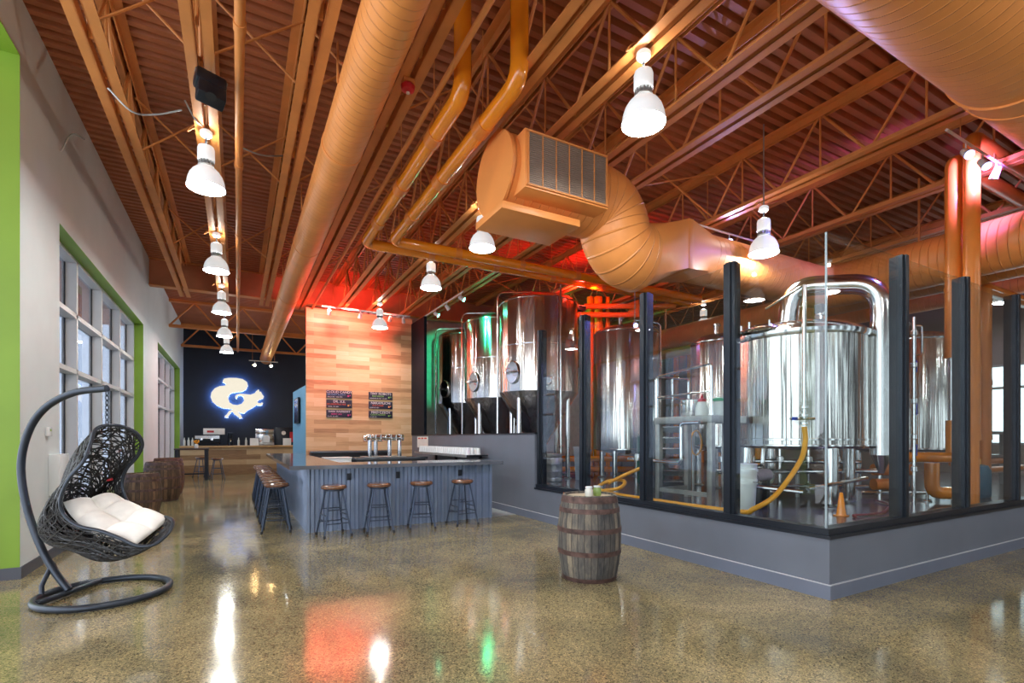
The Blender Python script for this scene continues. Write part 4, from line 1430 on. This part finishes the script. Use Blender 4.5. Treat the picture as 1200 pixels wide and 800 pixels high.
def corr(L, z0, z1, fn):
    """trapezoid corrugation; fn(s, d, z)"""
    m = MB()
    P = [(0, 0)]
    s = 0.0
    pit, dep = .135, .038
    while s < L:
        P += [(s + .03, 0), (s + .05, dep), (s + .095, dep), (s + .115, 0), (s + pit, 0)]
        s += pit
    P = [(min(a, L), d) for a, d in P]
    for (a, d), (b, e) in zip(P, P[1:]):
        if b - a < 1e-5:
            continue
        m.bm.faces.new([m.bm.verts.new(fn(*v)) for v in ((a, d, z0), (b, e, z0), (b, e, z1), (a, d, z1))])
    return m


BL, BW = 6.65, 3.19
m = MB()
m.box(.03, BW - .03, .03, .6, 0, 1.0)
m.box(.03, .55, .6, BL, 0, 1.0)
m.build('carcass', M['barin'], bar)
corr(BW, .0, 1.0, lambda s, d, z: (s, .02 - d, z)).build('front_cladding', M['corr'], bar)
corr(BL, .0, 1.0, lambda s, d, z: (.02 - d, s, z)).build('side_cladding', M['corr'], bar)
corr(.58, .0, 1.0, lambda s, d, z: (BW - .02 + d, s + .02, z)).build('end_cladding', M['corr'], bar)
m = MB()
m.box(-.01, .03, -.012, .03, 0, 1.0); m.box(BW - .03, BW + .01, -.012, .03, 0, 1.0)
m.build('corner_trim', M['corr'], bar)
m = MB()
m.prism([(-.28, -.25), (BW + .12, -.25), (BW + .12, .62), (.58, .62), (.58, BL), (-.28, BL)], .06, lambda a, b, d: (a, b, 1.0 + d))
m.build('counter_top', M['bartop'], bar)
for (x, lb) in ((.62, 'a'), (1.42, 'b'), (2.55, 'c')):
    MB().box(x - .035, x + .035, -.035, -.008, .80, .91, .004).build('power_socket', M['black'], bar)

# stools


def make_stool(label, loc, rz, group):
    t = thing('bar_stool', label, 'stool', loc, rz, group)
    MB().lathe([(0, .705), (.16, .705), (.185, .715), (.19, .735), (.185, .755), (.165, .768), (.1, .764), (0, .758)], 36).build('seat', M['stoolseat'], t)
    MB().lathe([(.13, .68), (.15, .69), (.15, .706), (0, .706)], 28).build('seat_plate', M['stoolleg'], t)
    cs = [(1, 1), (1, -1), (-1, 1), (-1, -1)]
    for sx, sy in cs:
        l = MB().tube([(sx * .20, sy * .20, .02), (sx * .095, sy * .095, .69)], .0135, 8).build('leg', M['stoolleg'], t)
        MB().tube([(sx * .203, sy * .203, 0), (sx * .2, sy * .2, .04)], .02, 10).build('foot_cap', M['rubber'], l)
    def at(z):
        k = (z - .02) / .67
        return .20 + (.095 - .20) * k
    for z, pairs in ((.20, 'x'), (.24, 'y'), (.40, 'x'), (.32, 'y')):
        a = at(z)
        for s in (-1, 1):
            p, r_ = ((-a, s * a, z), (a, s * a, z)) if pairs == 'x' else ((s * a, -a, z), (s * a, a, z))
            MB().tube([p, r_], .009, 6).build('rung', M['stoolleg'], t)
    return t


s0 = make_stool('wooden seat bar stool at bar front, nearest the bar corner', (1.29, 7.98, 0), .15, 'stools along the bar front')
for x, lb in ((1.97, 'second wooden seat bar stool along the bar front from the corner'), (2.67, 'third wooden seat bar stool along the bar front from the corner'),
              (3.40, 'last wooden seat bar stool along the bar front, nearest the grey wall')):
    dup(s0, (x, 7.98, 0), random.uniform(-.3, .3), lb)
ords = ['nearest', 'second', 'third', 'fourth', 'fifth', 'sixth', 'seventh', 'eighth', 'ninth', 'farthest']
for k in range(10):
    dup(s0, (.55, 8.78 + .63 * k, 0), random.uniform(-.12, .12), ords[k] + ' bar stool in the long row down the left side of the bar', 'stools along the bar side')

# things on and behind the bar
t = thing('tap_tower', 'steel beer tap tower on four columns behind the bar', 'tap tower', (3.35, 12.9, .99))
for x, y in ((-.42, -.1), (-.18, .28), (.08, -.1), (.34, -.1)):
    MB().tube([(x, y, .02), (x, y, .58)], .052, 16).build('column', M['steelpipe'], t)
m = MB()
m.tube([(-.5, -.1, .50), (.44, -.1, .50)], .08, 16); m.tube([(-.5, .28, .47), (.0, .28, .47)], .075, 14)
m.build('tap_manifold', M['steelpipe'], t)
for k in range(7):
    x = -.42 + .13 * k
    tp = MB().tube([(x, -.15, .5), (x, -.22, .48), (x, -.23, .42)], .012, 8).build('tap', M['steelpipe'], t)
    MB().tube([(x, -.19, .5), (x, -.21, .57)], [.01, .016], 8).build('tap_handle', M['white'], tp)
MB().box(-.55, .5, -.2, .42, 0, .02, .004).build('drip_tray', M['steelgrey'], t)
t = thing('service_counter', 'dark service counter under the tap tower inside the bar', 'counter', (3.3, 12.9, 0))
MB().box(-.75, 1.1, -.28, .5, .93, .99, .004).build('top', M['bartop'], t)
MB().box(-.7, 1.05, -.2, .45, 0, .93).build('cabinet', M['barin'], t)
m = MB(); m.box(-.72, 1.06, -.215, -.2, .8, .92); m.build('front_panel', M['darksteel'], t)
t = thing('back_counter', 'long dark counter along the foot of the plank wall', 'counter', (1.75, 14.55, 0))
MB().box(0, 2.2, 0, .5, 1.06, 1.12, .004).build('top', M['bartop'], t)
MB().box(.02, 2.15, .05, .5, 0, 1.06).build('cabinet', M['barin'], t)
t = thing('storage_box', 'white box standing inside the bar behind the bar top', 'box', (2.05, 12.3, 0))
MB().box(-.3, .3, -.2, .2, 0, 1.0, .01).build('body', M['white'], t)
MB().box(-.31, .31, -.21, .21, 1.0, 1.03, .006).build('lid', M['white'], t)
t = thing('storage_box', 'lower white ice bin with ribbed front inside the bar', 'box', (2.3, 10.8, 0))
MB().box(-.35, .5, -.2, .2, 0, .92, .01).build('body', M['white'], t)
m = MB()
for k in range(9):
    m.box(-.32 + .09 * k, -.27 + .09 * k, -.215, -.2, .6, .9)
m.build('ribbed_front', M['steelgrey'], t)

# shelf with upturned glasses along the grey wall
t = thing('wall_shelf', 'dark shelf of glasses along the grey wall behind the bar', 'shelf', (4.47, 9.7, 1.09))
MB().box(-.24, .26, 0, 3.5, 0, .03, .004).build('shelf_board', M['barin'], t)
m = MB()
for yy in (.3, 1.7, 3.1):
    m.box(.2, .26, yy, yy + .04, -.25, 0); m.box(-.15, .26, yy, yy + .04, -.03, 0)
m.build('bracket', M['black'], t)
MB().box(-.26, -.24, 0, 3.5, -.02, .035).build('shelf_edge', M['steelgrey'], t)
gl = None
for r in range(3):
    for k in range(24):
        loc = (4.30 + .125 * r, 9.8 + .135 * k + .05 * (r % 2), 1.12)
        if gl is None:
            gl = MB().lathe([(.052, 0), (.05, .01), (.036, .14), (.034, .145), (0, .145)], 14).build('beer_glass', M['white'])
            tag(gl, 'upturned white looking glass among those on the dark wall shelf', 'glass', 'glasses on the wall shelf')
            gl.location = loc
        else:
            o = gl.copy(); COL.objects.link(o); o.location = loc

# paper notice
t = thing('paper_notice', 'white paper notice with red heading on the grey wall', 'notice', (XG - .012, 14.0, 1.20))
MB().box(.0, .008, -.4, .55, 0, .32).build('sheet', M['paper'], t)
m = MB()
for k in range(3):
    m.box(-.003, 0, -.3 + .28 * k, -.1 + .28 * k, .25, .29)
m.build('print', M['redprint'], t)

# menu boards
boards = [(2.23, 2.94, 2.63, 2.85, 'CLOUD CANDY', 'IPA HAZY & JUICY', 'cb', 'HAZY IPA   6.5% ABV', 'top menu board of the left column on the plank wall'),
          (2.23, 2.94, 2.35, 2.58, 'DR. X.E.', 'BELGIAN PALE ALE', 'cr', 'TRIPEL  9% ABV', 'middle menu board of the left column on the plank wall'),
          (2.23, 2.94, 2.07, 2.29, 'DARK RASPBERRY', 'BERRY ALE', 'cp', 'SOUR  6% ABV', 'bottom menu board of the left column on the plank wall'),
          (3.42, 4.13, 2.63, 2.85, 'TINY ROBOTS', 'RED SAISON', 'cg', 'FARMHOUSE ALE  6% ABV', 'top menu board of the right column on the plank wall'),
          (3.42, 4.13, 2.35, 2.57, 'NAKAMUCHI', 'RICE LAGER', 'cr', 'CRISP 5% ABV', 'middle menu board of the right column on the plank wall'),
          (3.42, 4.13, 2.08, 2.29, 'MAD CZECH', 'CZECH PILSNER', 'cg', 'LAGER 5%', 'bottom menu board of the right column on the plank wall')]
for (x0, x1, z0, z1, a, b, c, d, lb) in boards:
    t = thing('menu_board', lb, 'menu board', ((x0 + x1) / 2, 15.075, z0), group='chalk menu boards')
    w, h = (x1 - x0) / 2, z1 - z0
    MB().box(-w, w, 0, .02, 0, h, .003).build('board', M['chalk'], t)
    r = (PI / 2, 0, 0)
    text_mesh(a, .098 if len(a) < 12 else .075, 'heading', M['cw'], t, (0, -.003, h * .77), r)
    text_mesh(b, .062, 'subheading', M[c], t, (-.08, -.003, h * .44), r)
    text_mesh(d, .045, 'small_print', M['cw'], t, (-w + .03, -.003, h * .14), r, align='LEFT')
    m = MB()
    m.tube([(w - .11, -.004, h * .2), (w - .11, -.004, h * .42)], .02, 8); m.tube([(w - .07, -.004, h * .3), (w - .045, -.004, h * .38), (w - .07, -.004, h * .44)], .008, 6)
    m.build('doodle', M['co' if c == 'cr' else c if c != 'cb' else 'cp'], t)

# ------------------------------------------------------------------ far end
t = thing('television', 'flat black television on the blue partition', 'television', (1.705, 17.1, 1.95))
MB().box(-.03, .03, 0, 1.2, 0, .82, .006).build('case', M['black'], t)
MB().box(-.034, -.03, .03, 1.17, .03, .79).build('screen', M['screen'], t)
t = thing('shelf_unit', 'grey shelf with cups on the blue partition under the television', 'shelf', (1.60, 15.4, .9))
MB().box(0, .15, 0, .9, 0, .03).build('shelf_board', M['steelgrey'], t)
m = MB(); m.box(.02, .15, .1, .16, -.2, 0); m.box(.02, .15, .7, .76, -.2, 0)
m.build('bracket', M['steelgrey'], t)

t = thing('wood_counter', 'long plank fronted coffee counter before the black wall', 'counter', (-1.95, 23.2, 0))
MB().box(0, 4.6, .08, .8, 0, 1.1).build('plank_front', M['woodcounter'], t)
MB().box(-.02, 4.7, -.02, .9, 1.1, 1.17, .006).build('counter_top', M['woodtop'], t)
zc = 1.17
t = thing('espresso_machine', 'black and chrome espresso machine on the coffee counter', 'coffee machine', (-1.05, 23.75, zc))
MB().box(-.45, .45, -.25, .25, .1, .45, .05).build('body', M['black'], t)
MB().box(-.42, .42, -.27, -.25, .28, .40).build('front_plate', M['steelpipe'], t)
m = MB()
for x in (-.35, .35):
    for y in (-.18, .18):
        m.tube([(x, y, 0), (x, y, .1)], .03, 8)
m.build('feet', M['black'], t)
m = MB()
for x in (-.2, .15):
    m.tube([(x, -.3, .22), (x, -.3, .3)], .05, 10); m.tube([(x, -.3, .25), (x, -.5, .23)], .015, 6)
m.build('portafilter', M['steelpipe'], t)
t = thing('carton', 'white carton with red mark on top of the espresso machine', 'carton', (-.85, 23.78, zc + .45))
MB().box(-.35, .4, -.12, .12, 0, .25, .006).build('box', M['paper'], t)
MB().box(-.22, .02, -.123, -.12, .08, .16).build('print', M['red'], t)
t = thing('coffee_grinder', 'dark coffee grinder right of the espresso machine', 'grinder', (-.25, 23.7, zc))
MB().lathe([(.1, 0), (.1, .25), (.07, .3), (.12, .5), (.12, .52), (0, .53)], 18).build('body', M['black'], t)
MB().tube([(0, -.1, .2), (.0, -.2, .18)], .03, 8).build('spout', M['steelpipe'], t)
t = thing('coffee_brewer', 'silver coffee brewer on the coffee counter', 'coffee machine', (1.02, 23.7, zc))
MB().box(-.35, .35, -.2, .25, 0, .12, .01).build('base', M['steelgrey'], t)
MB().box(-.35, .35, .05, .25, .12, .62, .01).build('back', M['steelpipe'], t)
MB().box(-.35, .35, -.2, .25, .50, .68, .01).build('head', M['steelpipe'], t)
MB().lathe([(.14, .12), (.15, .2), (.15, .36), (.1, .42), (0, .42)], 20, .05, -.06).build('jug', M['white'], t)
t = thing('bottle_fridge', 'black cabinet with cups and a red box before the back wall', 'cabinet', (1.85, 24.4, 0))
MB().box(-.4, .45, -.1, .4, 0, 1.95, .01).build('cabinet', M['black'], t)
m = MB(); m.lathe([(.09, 0), (.09, .012)], 20)
o = m.build('round_badge', M['paper'], t, (-.05, -.1, 1.7)); o.rotation_euler = (PI / 2, 0, 0)
MB().box(.2, .42, -.13, -.1, 1.3, 1.75).build('red_front', M['red'], t)
for k, (x, lb) in enumerate(((.62, 'left white card on the coffee counter, beside the silver brewer'), (1.86, 'right white card on the coffee counter by the blue partition'))):
    t = thing('table_card', lb, 'card', (x, 23.3, zc))
    MB().box(-.16, .16, -.005, .01, 0, .3).build('card', M['paper'], t)
    MB().box(-.1, .1, .01, .08, 0, .01).build('foot', M['paper'], t)
bt = None
for k, (x, w_) in enumerate(((-1.82, 'far left end of'), (-1.68, 'left end of'), (-1.55, 'spot next to the espresso machine on'), (.05, 'spot right of the grinder on'), (.32, 'spot left of the white card on'))):
    loc = (x, 23.45, zc)
    if bt is None:
        bt = thing('syrup_bottle', 'x', 'bottle', loc, group='bottles on the coffee counter')
        MB().lathe([(.04, 0), (.045, .02), (.045, .2), (.02, .26), (.018, .32), (0, .32)], 14).build('body', M['jar'], bt)
        MB().lathe([(.02, .32), (.02, .35), (0, .35)], 10).build('cap', M['black'], bt)
        o = bt
    else:
        o = dup(bt, loc)
    o['label'] = 'slim bottle at the ' + w_ + ' the coffee counter'

t = thing('high_table', 'tall black legged table with dark top near the coffee counter', 'table', (-1.38, 20.7, 0))
MB().box(-.5, .5, -.35, .35, 1.07, 1.12, .006).build('table_top', pm('dark_top', (.05, .03, .025), .3), t)
for x in (-.43, .43):
    for y in (-.28, .28):
        MB().box(x - .05, x + .05, y - .05, y + .05, 0, 1.07).build('leg', M['black'], t)
m = MB(); m.box(-.43, .43, -.02, .02, .2, .25); m.build('stretcher', M['black'], t)
t = thing('flower_jar', 'small jar of flowers on the tall black table', 'jar', (-1.25, 20.6, 1.12))
MB().lathe([(.05, 0), (.06, .02), (.06, .12), (.045, .15), (0, .15)], 14).build('jar', M['jar'], t)
m = MB()
for k in range(9):
    a = k * 2.4
    m.tube([(0, 0, .14), (.08 * math.cos(a), .08 * math.sin(a), .24 + .02 * (k % 3))], [.006, .02], 6)
m.build('flowers', M['hose'], t)
dup(s0, (-.62, 20.7, 0), .2, 'black legged stool at the right end of the tall table', 'stools by the tall table')
dup(s0, (-1.2, 22.3, 0), .5, 'black legged stool between the tall table and coffee counter', 'stools by the tall table')

# squirrel shaped ampersand emblem, halo lit
pts = [(330, 215), (345, 190), (400, 178), (480, 175), (550, 185), (600, 220), (612, 270), (592, 320), (550, 348), (490, 360), (430, 372), (400, 398), (388, 440), (402, 490), (440, 517), (490, 523), (540, 503),
       (567, 460), (557, 420), (530, 400), (500, 405), (490, 425), (490, 445), (470, 440), (465, 415), (480, 390), (520, 374), (580, 378), (640, 382), (690, 360), (705, 335), (735, 308), (745, 340), (762, 338), (775, 370),
       (797, 400), (787, 430), (750, 445), (725, 465), (725, 485), (757, 492), (773, 476), (788, 490), (777, 517), (740, 527), (712, 517), (660, 560), (600, 595), (570, 632), (530, 628), (500, 610),
       (532, 650), (548, 692), (515, 698), (498, 672), (458, 645), (440, 614), (425, 614), (407, 645), (390, 668), (390, 692), (350, 687), (350, 665), (372, 645), (395, 605), (418, 592), (437, 580), (330, 570), (260, 535),
       (215, 490), (195, 430), (205, 370), (240, 320), (290, 290), (350, 280), (367, 268), (345, 250), (325, 240)]
SCL = 2.05 / 600
poly = [((x - 495) * SCL, (430 - y) * SCL * 1.0) for x, y in pts][::-1]
t = thing('wall_emblem', 'glowing cream squirrel shaped ampersand emblem on the black wall', 'sign', (.02, YB - .18, 3.24))
MB().prism(poly, .05, lambda a, b, d: (a, -d, b)).build('face', M['signface'], t)
MB().prism([(a * 1.0, b * 1.0) for a, b in poly], .03, lambda a, b, d: (a, .04 - d, b)).build('halo_strip', M['signglow'], t)
m = MB()
for a, b in ((-.7, .0), (.0, .55), (.5, .1), (.05, -.4)):
    m.tube([(a, .03, b), (a, .18, b)], .02, 8)
m.build('stand_off', M['black'], t)

# ------------------------------------------------------------------ left wall fittings
t = thing('thermostat', 'small white wall thermostat left of the first window', 'thermostat', (XW, 7.95, 1.5))
MB().box(0, .035, -.06, .06, 0, .11, .006).build('case', M['white'], t)
MB().box(.035, .037, -.03, .02, .06, .09).build('display', M['green'], t)
t = thing('wall_box', 'plain white box low on the wall behind the swing chair', 'box', (XW, 8.02, .78))
MB().box(0, .1, -.02, .38, 0, .5, .006).build('case', M['white'], t)
MB().box(.1, .104, .0, .36, .02, .48, .001).build('cover', M['white'], t)

# ------------------------------------------------------------------ barrels


def make_barrel(label, loc, mat, h=.88, r=.31, group=None, head=None):
    t = thing('wooden_barrel', label, 'barrel', loc, random.uniform(0, 6), group)
    re = r * .83
    prof = []
    for i in range(25):
        u = i / 24
        prof.append((re + (r - re) * (1 - (2 * u - 1) ** 2) ** .9, u * h))
    top = prof[-1]
    prof += [(re - .022, h), (re - .024, h - .03), (0, h - .03)]
    MB().lathe(prof, 60).build('staves', mat, t)
    MB().lathe([(0, h - .029), (re - .026, h - .029), (re - .026, h - .022), (0, h - .022)], 40).build('head', M['barrelhead'], t)
    for u0, u1 in ((.0, .05), (.31, .365), (.57, .625), (.80, .855), (.915, .99)):
        def rr(u): return re + (r - re) * (1 - (2 * u - 1) ** 2) ** .9 + .006
        MB().lathe([(rr(u0) - .008, u0 * h), (rr(u0), u0 * h), (rr(u1), u1 * h), (rr(u1) - .008, u1 * h)], 60, cap=False).build('hoop', M['hoop'], t)
    return t


make_barrel('weathered grey wooden barrel standing alone on the polished floor', (3.30, 4.30, 0), M['barrel'], .885, .335)
make_barrel('brown wooden barrel by the window, just behind the swing chair', (-1.62, 12.0, 0), M['barrelbrown'], .80, .32, 'barrels by the left wall')
make_barrel('brown wooden barrel by the left wall, second behind the swing chair', (-1.56, 14.4, 0), M['barrelbrown'], .92, .38, 'barrels by the left wall')
make_barrel('farthest brown wooden barrel by the left wall near the tall table', (-1.6, 16.0, 0), M['barrelbrown'], .95, .36, 'barrels by the left wall')
for i, (x, y, mt, lb) in enumerate(((3.235, 4.22, 'jar', 'clear lidded jar on the grey barrel, left of the green one'), (3.36, 4.24, 'jargreen', 'jar of green moss on the grey barrel'))):
    t = thing('glass_jar', lb, 'jar', (x, y, .866))
    MB().lathe([(.035, 0), (.042, .01), (.042, .07), (.034, .085), (.034, .09), (0, .09)], 20).build('body', M[mt], t)
    MB().lathe([(.036, .09), (.037, .092), (.037, .105), (0, .108)], 20).build('lid', M['whiteplastic'], t)

# ------------------------------------------------------------------ swing chair
base = W(4.70, -3.84, 0)
ch = thing('swing_chair', 'black wicker egg swing chair on a curved stand by the left wall', 'swing chair', tuple(base))
q = lambda t_, lat, z: W(t_, lat, z) - base
MB().tube([q(4.72 + .50 * math.sin(u), -3.83 + .50 * math.cos(u), .032) for u in [2 * PI * i / 56 for i in range(56)]], .030, 14, close=True).build('base_ring', M['chair'], ch)
m = MB()
m.tube([q(4.36, -4.15, .035), q(5.09, -4.17, .035)], .026, 12)
m.build('cross_bar', M['chair'], ch)
pole = spline([q(4.68, -4.14, .06), q(4.70, -4.30, .24), q(4.72, -4.46, .50), q(4.74, -4.60, .86), q(4.75, -4.655, 1.23), q(4.75, -4.58, 1.55), q(4.74, -4.41, 1.77), q(4.72, -4.13, 1.905), q(4.70, -3.80, 1.945)], 8)
MB().tube(pole, .032, 16).build('curved_pole', M['chair'], ch)
m = MB(); m.tube([q(4.72, -4.33, .30), q(4.80, -4.32, .12), q(4.84, -4.30, .05)], .02, 10)
m.tube([q(4.72, -4.33, .30), q(4.60, -4.32, .12), q(4.58, -4.30, .05)], .02, 10)
m.build('brace', M['chair'], ch)
m = MB()
for k in range(7):
    z = 1.90 - k * .045
    c = q(4.70, -3.80, z)
    ax = Vector((CS, -SN, 0)) if k % 2 else Vector((SN, CS, 0))
    m.tube([c + ax * .014 * math.cos(u) + Vector((0, 0, .03 * math.sin(u))) for u in [2 * PI * i / 14 for i in range(14)]], .005, 6, close=True)
m.build('chain', M['chair'], ch)
# basket rim (lat, z, t), clockwise from the top seen from the camera
PXT = 4.65


def P2(px, py, tt):
    return q(tt, (px - 600) / 587 * tt, H + (513 - py) / 587 * tt)


rim = [P2(112, 503, 4.52), P2(106, 520, 4.40), P2(98, 540, 4.32), P2(80, 562, 4.28), P2(71, 585, 4.28), P2(75, 603, 4.30), P2(92, 616, 4.30), P2(118, 622, 4.30), P2(140, 630, 4.30), P2(160, 639, 4.32), P2(180, 638, 4.36),
       P2(196, 626, 4.44), P2(203, 612, 4.55), P2(196, 606, 4.70), P2(180, 606, 4.84), P2(164, 602, 4.95), P2(150, 588, 5.02), P2(143, 568, 5.04), P2(148, 550, 5.02), P2(160, 536, 4.98), P2(167, 521, 4.92), P2(161, 508, 4.84), P2(145, 500, 4.74), P2(127, 498, 4.62)]


def closed_spline(P, n):
    out = []
    k = len(P)
    for i in range(k):
        a, b, c, d = P[i - 1], P[i], P[(i + 1) % k], P[(i + 2) % k]
        for j in range(n):
            t = j / n
            out.append(0.5 * ((2 * b) + (c - a) * t + (2 * a - 5 * b + 4 * c - d) * t * t + (3 * b - a - 3 * c + d) * t ** 3))
    return out


RS = closed_spline(rim, 8)
NR = len(RS)
MB().tube(RS, .015, 10, close=True).build('rim_tube', M['chair'], ch)
C0 = sum(RS, Vector()) / NR
BV = q(4.70, -3.84, 0) * 0 + (W(.18, -.58, -.36) - W(0, 0, 0))


def shell(u, v, inset=0.0):
    x = (u % 1.0) * NR
    i = int(x); f = x - i
    r = RS[i % NR].lerp(RS[(i + 1) % NR], f)
    a = v * PI / 2
    return C0 + (r - C0) * (max(0.0, math.cos(a)) ** .55 * (1 - inset)) + BV * (math.sin(a) * (1 - inset))


m = MB()
rnd = random.Random(3)
# stiff ribs, then a random weave
for k in range(26):
    u = k / 26
    m.tube([shell(u, v / 10) for v in range(0, 11)], .007, 5)
for k in range(520):
    u = rnd.random(); v = rnd.random() ** 1.1 * .98
    ang = rnd.uniform(0, 2 * PI)
    step = .02
    pp_ = []
    for s in range(rnd.randint(8, 16)):
        pp_.append(shell(u, max(0.0, min(v, .99))))
        ang += rnd.uniform(-.45, .45)
        u += step * math.cos(ang) * .9 / max(.25, math.cos(v * PI / 2))
        v += step * 1.6 * math.sin(ang)
        if v < 0 or v > .99:
            v = max(0.0, min(v, .99)); ang = -ang
    m.tube(pp_, .0055, 4, cap=False)
m.build('wicker_basket', M['wicker'], ch)
# hanging loop between chain and rim
MB().tube([q(4.70, -3.80, 1.60), RS[-8]], .012, 8).build('hanging_hook', M['chair'], ch)
m = MB()
for k in range(2):
    c = shell(.80 + .01 * k, .40 + .05 * k, .01)
    m.box(c.x - .018, c.x + .018, c.y - .01, c.y + .01, c.z - .012, c.z + .012, .003)
m.build('red_tag', M['red'], ch)
# tufted cushion
A_, B_, C_, D_ = P2(74, 588, 4.55), P2(136, 580, 5.02), P2(199, 609, 4.66), P2(158, 637, 4.38)
E_ = P2(120, 621, 4.34)


def cush_mid(u, v):
    top = A_.lerp(B_, u)
    mid = P2(88, 628, 4.36).lerp(P2(150, 590, 5.0), u)
    bot = P2(160, 638, 4.36).lerp(P2(200, 607, 4.74), u)
    p = (top * (1 - v) + mid * v) * (1 - v) + (mid * (1 - v) + bot * v) * v
    return p + Vector((0, 0, -.05 * math.sin(PI * u) * math.sin(PI * v)))


def cush(side):
    def fn(u, v):
        e = (max(0, 1 - abs(2 * u - 1) ** 4) * max(0, 1 - abs(2 * v - 1) ** 4)) ** .5
        # tufts: soft pillows between stitched lines
        tu = abs(math.sin(PI * u * 2)) ** .4 * abs(math.sin(PI * v * 3)) ** .4
        h = e * (.045 + .075 * tu)
        p = cush_mid(u, v)
        n = Vector((-.1, -.35, .93))
        return p + n * (h if side else -.06 * e)
    return fn


m = MB()
m.grid(cush(True), 30, 36)
m.grid(cush(False), 30, 36)
bmesh.ops.remove_doubles(m.bm, verts=m.bm.verts[:], dist=1e-4)
m.build('cushion', M['cushion'], ch, sharp=180)

# ------------------------------------------------------------------ small ceiling items
t = thing('loudspeaker', 'black loudspeaker hung from the joist above the left pendant row', 'loudspeaker', (-.24, 5.85, 4.97))
m = MB()
m.box(-.17, .17, -.10, .10, .0, .17, .03); m.box(-.14, .17, -.09, .09, -.17, .02, .02)
m.build('cabinet', M['black'], t)
MB().tube([(0, -.07, -.172), (0, -.07, -.176)], .06, 20).build('grille', M['rubber'], t)
m = MB(); m.box(-.17, .19, -.03, .03, .17, .19); m.tube([(0, 0, .18), (0, 0, .4)], .01, 8)
m.build('bracket', M['steelgrey'], t)
t.rotation_euler = (math.radians(-18), math.radians(6), .25)
t.scale = (.8, .8, .9)
t = thing('fire_horn', 'dark red alarm horn on the joist right of the long duct', 'alarm', (1.56, 5.1, 5.12))
MB().lathe([(.03, -.04), (.065, -.02), (.075, .02), (.05, .05), (0, .05)], 20).build('horn', M['red'], t)
MB().box(-.06, .06, -.06, .06, .045, .085, .004).build('back_box', M['joist'], t)
MB().lathe([(.0, -.055), (.02, -.05), (.02, -.03)], 12).build('strobe', M['white'], t)
for k, (pts_, lb) in enumerate((([(-1.2, 6.7, 5.18), (-1.0, 6.75, 5.02), (-.8, 6.8, 5.08), (-.55, 6.75, 5.18)], 'pale flexible cable sagging from the leftmost joist'),
                                ([(-.52, 6.75, 5.3), (-.42, 6.9, 5.18), (-.35, 7.05, 5.22)], 'short pale cable dropping to the nearest left pendant'),
                                ([(-1.98, 8.4, 5.15), (-1.85, 8.3, 5.35), (-1.72, 8.3, 5.32)], 'pale flexible cable looping out of the left wall top'),
                                ([(.05, 7.3, 5.2), (.3, 7.4, 5.22), (.62, 7.6, 5.4)], 'thin pale cable running toward the long duct'))):
    o = MB().tube(spline(pts_, 8), .010, 8).build('cable', M['steelgrey'])
    tag(o, lb, 'cable')

# ------------------------------------------------------------------ world and view
wd = bpy.data.worlds.new('dusk')
SC.world = wd
wd.use_nodes = True
bg = wd.node_tree.nodes['Background']
bg.inputs['Color'].default_value = (.70, .76, .85, 1)
bg.inputs['Strength'].default_value = 1.5

SC.view_settings.view_transform = 'Standard'
SC.view_settings.look = 'None'
SC.view_settings.gamma = 1.0
SC.view_settings.use_curve_mapping = False
SC.view_settings.exposure = 1.5
SC.cycles.use_denoising = True
SC.cycles.max_bounces = 8
SC.cycles.diffuse_bounces = 4
SC.cycles.glossy_bounces = 4
SC.cycles.transparent_max_bounces = 16
SC.cycles.sample_clamp_indirect = 6.0
SC.cycles.caustics_reflective = False
SC.cycles.caustics_refractive = False
